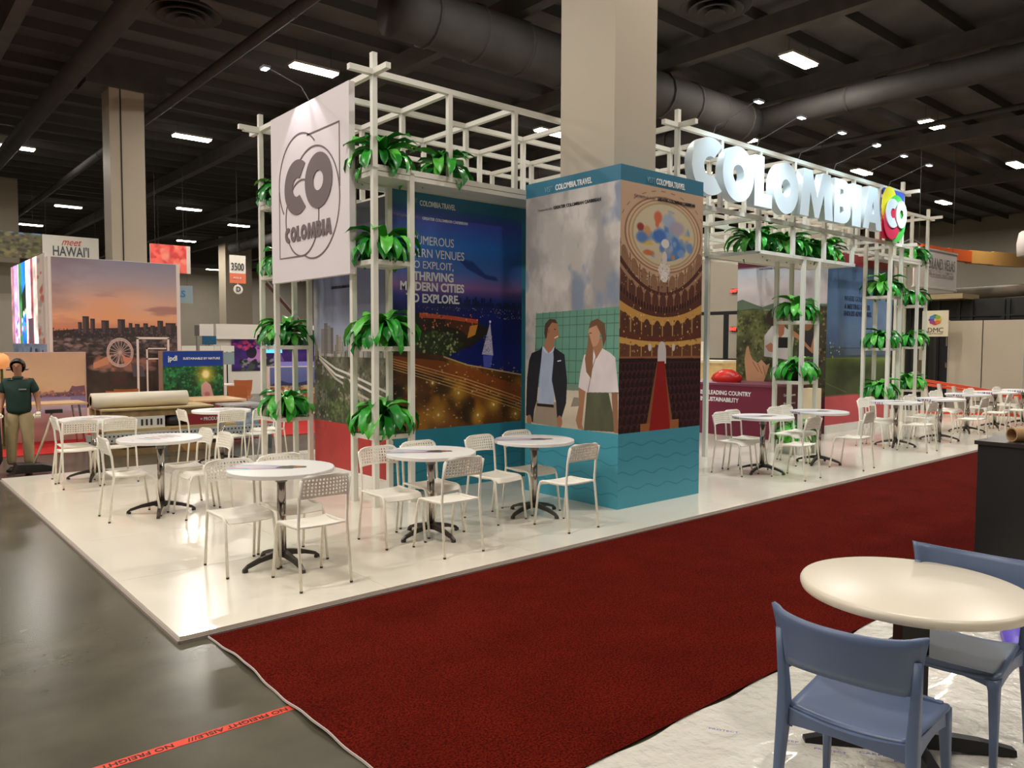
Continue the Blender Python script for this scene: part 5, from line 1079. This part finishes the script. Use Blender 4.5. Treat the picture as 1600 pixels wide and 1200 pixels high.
for y in (12.55, 11.85, 11.25, 10.9, 10.25, 9.85, 8.9, 8.75, 7.6, 7.5, 6.2): bx(28.94, 29, y - .05, y + .05, 0, 3.3).build('mullion', bk, T)
for a, b_ in ((11.9, 12.5), (11.3, 11.8), (10.95, 11.2)): bx(28.96, 28.99, a, b_, .1, 2.4).build('door_pane', bg_, T)
bx(28.95, 28.97, 11.35, 11.62, .1, 1.25).build('counter_seen', mat('olive_brown', (112, 96, 72), .6), T); bx(28.93, 28.95, 11.35, 11.5, 1.25, 1.75).build('lit_wall_seen', pm, T)
for z in (1.0, 1.75): bx(28.88, 28.94, 10.55, 10.6, z, z + (.3 if z > 1.5 else .18)).build('handle', chrome, T)
for z in (2.75,): bx(28.93, 29, 4, 12.6, z, z + .05).build('transom', bk, T)
T = wthing('square_sign', 'square cream sign with rainbow flower emblem lettered DMC', 'sign', (26.2, 9.9, 2))
k_ = 26.2 / 24
ya, yb, za, zb = 9.47 * k_, 8.76 * k_, 1.78 + .25 * k_, 1.78 + 1.0 * k_
bx(26.2, 26.24, yb, ya, za, zb).build('board', mat('sign_cream', (236, 222, 190), .5), T); w_ = ya - yb
for k, c in enumerate(((230, 190, 60), (150, 180, 60), (60, 140, 90), (80, 130, 190), (90, 80, 160), (170, 60, 130), (210, 50, 60), (230, 110, 50))):
    a = k * PI / 4; o = obj('petal', curve_mesh('petal', [earc(0, 0, .085, .06, 0, 342, 19)], .004, mat('petal_%d' % k, c, .5)), T)
    orient(o, 'X', 26.19 - .002 * (k % 2), (ya + yb) / 2 - .11 * math.cos(a), za + .53 + .11 * math.sin(a)); o.rotation_euler = (PI / 2, 0, -PI / 2)
lettering('DMC', 'X', 26.19, ya - .18, za + .13, .46, .15, dark_ink, T); lettering('NETWORK', 'X', 26.19, ya - .18, za + .07, .46, .035, dark_ink, T)
tag(bx(26.21, 26.25, (ya + yb) / 2 - .03, (ya + yb) / 2 + .03, 0, za).build('sign_stand', bk), 'black post holding up the DMC sign', 'post')
struct(bx(28, 29.5, 9.81, 12.6, 3.33, 3.5).build('trim_1', mat('soffit_beige', (182, 160, 122), .6)))
tag(MB().tube([(40, 14.3, 4.2), (40, 7, 4.35)], .28, 16).build('brown_duct', mat('brown_duct', (96, 84, 70), .6), smooth=True), 'brown round duct low on the right hall wall', 'duct')
struct(bx(42, 42.4, 5, 30, 0, 4.4).build('wall_partition', mat('dim_wall', (120, 108, 94), .8)))
T = wthing('hanging_banner', 'white hanging banner lettered GRAND VELAS near the orange boom', 'banner', (31.6, 12, 3.9))
bx(29.6, 33.6, 12.02, 12.06, 3.93, 5.4).build('cloth', mat('banner_pinkwhite', (226, 214, 208), .6), T)
for z in (3.93, 5.38): bx(29.55, 33.65, 12.0, 12.08, z - .03, z + .03).build('rail', fix_m, T)
lettering('GRAND VELAS', 'Y', 11.99, 30.75, 4.66, 2.6, .42, mat('grey_letter', (120, 116, 108), .5), T); lettering('All-inclusive resort hotels', 'Y', 12.0, 30.9, 4.42, 2.4, .12, mat('grey_letter', (120, 116, 108), .5), T)
for x in (30, 33.2): MB().tube([(x, 12.04, 5.4), (x, 12.04, CEIL)], .006, 5).build('cable', duct_m, T)
T = wthing('boom_lift', 'orange and tan telescopic boom reaching in from the right', 'lift', (36, 12.6, 5.4))
om = mat('boom_orange', (226, 96, 36), .4); tn = mat('boom_tan', (214, 160, 84), .45)
def arm(name, a, b_, h, m): 
    (x0, z0), (x1, z1) = a, b_; MB().prism([(x0, z0 - h), (x1, z1 - h), (x1, z1 + h), (x0, z0 + h)], 12.3, 12.6, 'y').build(name, m, T)
arm('boom_section', (31.0, 5.42), (33.6, 5.44), .19, om); arm('boom_section', (33.6, 5.44), (36.0, 5.5), .23, om); arm('boom_section', (36.0, 5.5), (38.6, 5.62), .27, tn); arm('boom_section', (38.6, 5.62), (43, 5.82), .3, tn)
MB().tube([(31.0, 12.4, 5.3), (29.8, 12.4, 5.1), (29.2, 12.4, 4.6), (29.2, 12.4, 4.1)], .07, 8).build('jib', om, T, True); MB().tube([(31.3, 12.4, 5.55), (30.2, 12.4, 5.72), (29.0, 12.4, 5.4), (28.4, 12.4, 5.15)], .035, 8).build('hose', mat('hose_black', (30, 26, 24), .5), T, True)
T = wthing('round_banner', 'white drum-shaped hanging banner at the right edge', 'banner', (30, 8.45, 5))
MB().lathe([(.42, 4.75), (.5, 4.78), (.52, 5.2), (.46, 5.55), (.4, 5.6)], 24, (30.2, 8.42, 0)).build('drum', mat('banner_pinkwhite', (226, 214, 208), .6), T, True); MB().tube([(30.2, 8.42, 5.6), (30.2, 8.42, CEIL)], .006, 5).build('cable', duct_m, T)
# A-frame ladder on its side
T = wthing('ladder', 'orange fibreglass step ladder with pale rungs lying on its side', 'ladder', (20, 6.8, .04))
lo2 = mat('ladder_orange', (206, 70, 34), .45); al = mat('ladder_alu', (220, 214, 204), .35, .4)
def sb(y0, z0, y1, z1, x, nm, m, h=.035): MB().prism([(y0, z0 - h), (y1, z1 - h), (y1, z1 + h), (y0, z0 + h)], x, x + .05, 'x').build(nm, m, T)
sb(8.0, .92, 4.8, .5, 20.2, 'rail', lo2); sb(8.0, .12, 4.8, .24, 20.2, 'rail', lo2); sb(8.0, .78, 4.8, .42, 20.7, 'rail', lo2, .03); sb(8.0, .1, 4.8, .2, 20.7, 'rail', lo2, .03)
for k in range(10):
    y = 7.85 - k * .33; t = (8.0 - y) / 3.2; MB().prism([(y - .03 - .12, .14 + .1 * t), (y + .03 - .12 + .02, .14 + .1 * t), (y + .04, .9 - .42 * t), (y - .03, .9 - .42 * t)], 20.12, 20.2, 'x').build('rung', al, T)
# things seen through the gap left of the inner wall
T = wthing('black_stand', 'black T-shaped screen stand seen past the column box', 'stand', (22.5, 15.4, 0))
bx(23.0, 23.05, 14.6, 16.6, 2.8, 2.92).build('crossbar', bk, T); bx(23.0, 23.05, 15.42, 15.6, 0, 2.8).build('post', bk, T); bx(22.9, 22.95, 15.0, 16.4, 0, 1.3).build('dark_panel', bk, T)
for z in (3.75, 2.35):
    T = wthing('exit_sign', 'small red glowing exit sign, %s of the two seen past the column box' % ('upper' if z > 3 else 'lower'), 'exit sign', (25, 16.4, z)); bx(24.9, 25, 16.3, 16.62, z - .08, z + .08).build('case', bk, T); lettering('EXIT', 'X', 24.89, 16.6, z - .055, .28, .11, mat('exit_red', (255, 50, 40), .5, emit=6), T, .03)
struct(bx(25, 25.3, 12, 24, 0, 6.0).build('wall_partition', wall_m))
T = wthing('card_machine', 'small white device standing on the pale wood counter', 'device', (16.5, 11.9, 1.38)); bx(16.4, 16.55, 11.75, 11.95, 1.38, 1.85).build('body', WH, T); bx(16.39, 16.4, 11.79, 11.91, 1.6, 1.8).build('screen', dark_ink, T)
# black box and cardboard tube at the right edge
T = wthing('black_counter', 'black counter cube at the right edge of the carpet', 'counter', (7.4, 1.4, 0))
bx(6.76, 8.4, .3, 2.22, 0.0, 1.0).build('body', mat('black_laminate', (20, 20, 20), .5, noise=.2, nscale=3), T); bx(6.74, 8.42, .28, 2.24, 1.0, 1.03).build('top', mat('black_top', (46, 42, 42), .3), T)
m = MB(); n = 24; L0, L1 = (6.86, 2.02), (7.6, 1.6)
d = Vector((L1[0] - L0[0], L1[1] - L0[1], 0)).normalized(); nr = Vector((-d.y, d.x, 0)); vs = []
for (c, r) in ((L0, .055), (L1, .055), (L1, .046), (L0, .046)): vs += [Vector((c[0], c[1], 1.086)) + nr * r * math.cos(2 * PI * k / n) + Vector((0, 0, 1)) * r * math.sin(2 * PI * k / n) for k in range(n)]
m.add(vs, [(i * n + k, i * n + (k + 1) % n, ((i + 1) % 4) * n + (k + 1) % n, ((i + 1) % 4) * n + k) for i in range(4) for k in range(n)])
tag(m.build('cardboard_tube', mat('tube_card', (190, 150, 106), .75, noise=.08, nscale=10), smooth=False), 'brown cardboard tube lying on the black counter', 'tube')
# purple thing on the sheet
vs = []; n = 16; random.seed(4)
for z, s in ((.03, 1), (.06, .96), (.085, .7), (.09, .3)): vs += [(5.42 + .45 * s * math.cos(a) * (1 + .12 * math.sin(3 * a)), 1.33 + .26 * s * math.sin(a) * (1 + .1 * math.cos(4 * a)), z) for a in [2 * PI * k / n for k in range(n)]]
fs = [(i * n + k, i * n + (k + 1) % n, (i + 1) * n + (k + 1) % n, (i + 1) * n + k) for i in range(3) for k in range(n)] + [tuple(range(3 * n, 4 * n)), tuple(range(n))[::-1]]
tag(MB().add(vs, fs).build('purple_bag', mat('purple_plastic', (92, 70, 190), .35, bump=.5, bscale=12), smooth=True), 'crumpled purple plastic wrap lying on the sheet at the right edge', 'bag')

# ------------------------------------------------------------------ the woman
def skin(name, V_, E_, m, parent, levels=2):
    me = bpy.data.meshes.new(name); me.from_pydata([v[:3] for v in V_], E_, []); me.materials.append(m)
    o = obj(name, me, parent); o.modifiers.new('skin', 'SKIN'); sv = me.skin_vertices[0].data
    for i, v in enumerate(V_): sv[i].radius = (v[3], v[4] if len(v) > 4 else v[3]); sv[i].use_root = (i == 0)
    o.modifiers['skin'].use_smooth_shade = True; s = o.modifiers.new('sub', 'SUBSURF'); s.levels = s.render_levels = levels; return o
skin_m = mat('skin_tone', (168, 116, 86), .5); shirt_m = mat('green_polo', (24, 52, 44), .8, noise=.1, nscale=20); khaki = mat('khaki', (180, 158, 118), .8, noise=.06, nscale=12); hair_m = mat('dark_hair', (40, 26, 20), .5)
PW = thing('person', 'woman in dark green polo and khaki trousers, one hand on a pole handle', 'person', (1.76, 12.4, 0), -.35)
B = [(0, 0, .82, .1, .08), (0, 0, .98, .1, .08), (0, 0, 1.13, .1, .08), (0, .0, 1.25, .06, .06), (0, -.005, 1.31, .04, .043), (0, -.015, 1.375, .052, .058), (0, -.02, 1.44, .066, .078), (0, -.012, 1.5, .058, .07),
     (.15, 0, 1.235, .045), (.215, .03, 1.02, .04), (.25, -.08, .86, .027), (.255, -.13, .82, .022, .014),
     (-.15, 0, 1.235, .045), (-.2, .01, 1.0, .04), (-.2, -.1, .84, .027), (-.19, -.16, .81, .022, .014)]
E_ = [(0, 1), (1, 2), (2, 3), (3, 4), (4, 5), (5, 6), (6, 7), (3, 8), (8, 9), (9, 10), (10, 11), (3, 12), (12, 13), (13, 14), (14, 15)]
skin('body', B, E_, skin_m, PW)
sh_ = [(0, 0, .78, .17, .135), (0, 0, .9, .165, .13), (0, -.01, 1.05, .165, .13), (0, -.005, 1.17, .155, .12), (0, 0, 1.25, .09, .08), (.15, 0, 1.225, .075), (.2, .012, 1.08, .066), (-.15, 0, 1.225, .075), (-.195, 0, 1.08, .066)]
o = skin('polo_shirt', sh_, [(0, 1), (1, 2), (2, 3), (3, 4), (3, 5), (5, 6), (3, 7), (7, 8)], shirt_m, PW)
bx(.03, .12, -.14, -.13, 1.13, 1.145).build('chest_logo', grey_ink, PW)
MB().lathe([(.075, 0), (.06, .035), (.052, .03)], 16, (0, -.005, 1.275)).build('collar', shirt_m, PW, True)
for s in (-1, 1): skin('trouser_leg', [(s * .075, 0, .84, .095, .11), (s * .085, 0, .7, .095, .1), (s * .1, -.005, .42, .07, .075), (s * .105, .0, .09, .06, .065)], [(0, 1), (1, 2), (2, 3)], khaki, PW)
for s in (-1, 1): skin('shoe', [(s * .105, .03, .045, .045, .04), (s * .108, -.08, .04, .045, .035), (s * .11, -.16, .032, .036, .026)], [(0, 1), (1, 2)], mat('shoe_black', (30, 26, 24), .5), PW)
hm_ = MB(); vs = []
for j in range(9):
    ph = j / 8 * PI * .8
    for k in range(20):
        a = 2 * PI * k / 20; fr = max(0, -math.sin(a)); q = ph * (1 - .66 * fr ** .5)
        vs.append((.094 * math.sin(q) * math.cos(a), .0 + .104 * math.sin(q) * math.sin(a), 1.45 + .108 * math.cos(q)))
hm_.add(vs, [(j * 20 + k, j * 20 + (k + 1) % 20, (j + 1) * 20 + (k + 1) % 20, (j + 1) * 20 + k) for j in range(8) for k in range(20)]); hm_.build('hair', hair_m, PW, True)
skin('ponytail', [(0, .07, 1.42, .04), (-.02, .095, 1.34, .034), (-.03, .09, 1.22, .02)], [(0, 1), (1, 2)], hair_m, PW)
for s in (-1, 1):
    MB().lathe([(.002, -.006), (.011, 0), (.002, .006)], 10, (s * .028, -.092, 1.455)).build('eye', dark_ink, PW, True); skin('ear', [(s * .07, -.01, 1.465, .008, .012), (s * .074, -.005, 1.44, .007, .01)], [(0, 1)], skin_m, PW)
skin('nose', [(0, -.09, 1.46, .008), (0, -.106, 1.432, .013)], [(0, 1)], skin_m, PW); bx(-.022, .022, -.094, -.088, 1.4, 1.407).build('mouth', mat('lip', (150, 80, 74), .5), PW)
glove = mat('pale_glove', (226, 214, 190), .6)
for s, (hx, hy, hz) in ((1, (.256, -.14, .81)), (-1, (-.19, -.18, .8))):
    skin('hand', [(hx, hy + .02, hz + .02, .03, .018), (hx, hy - .03, hz - .02, .036, .016)], [(0, 1)], glove, PW)
    for k in range(4): fx = hx - .03 + .02 * k; skin('finger', [(fx, hy - .04, hz - .02, .009), (fx, hy - .075, hz - .03 - .004 * (k % 3), .009), (fx, hy - .07 + .002 * k, hz - .065, .008)], [(0, 1), (1, 2)], glove, PW, 1)
    skin('thumb', [(hx - s * .035, hy - .01, hz, .01), (hx - s * .05, hy - .04, hz - .02, .009), (hx - s * .04, hy - .065, hz - .035, .008)], [(0, 1), (1, 2)], glove, PW, 1)
T = wthing('cleaning_cart', 'black wheeled cleaning cart with long grey handle at the woman’s feet'.replace('’', "'"), 'cart', (1.6, 12.1, 0))
bb = mat('black_rubber', (26, 24, 24), .5)
MB().prism([(1.62, .04), (2.05, .04), (2.05, .11), (1.95, .14), (1.66, .16)], 11.9, 12.2, 'y').build('floor_head', bb, T); MB().tube([(1.85, 12.05, .1), (2.03, 12.12, .55), (2.12, 12.2, .82)], .014, 8).build('handle_tube', mat('pole_grey', (190, 176, 150), .4), T, True); bx(2.04, 2.24, 12.16, 12.24, .8, .85).build('grip', bb, T)
MB().lathe([(.2, .12), (.24, .2), (.22, .75), (.16, .82)], 18, (1.3, 12.25, 0)).build('tank', bb, T, True)
for x, y in ((1.18, 12.1), (1.42, 12.1), (1.3, 12.42)): MB().tube([(x - .02, y, .06), (x + .02, y, .06)], .06, 14).build('wheel', bb, T)
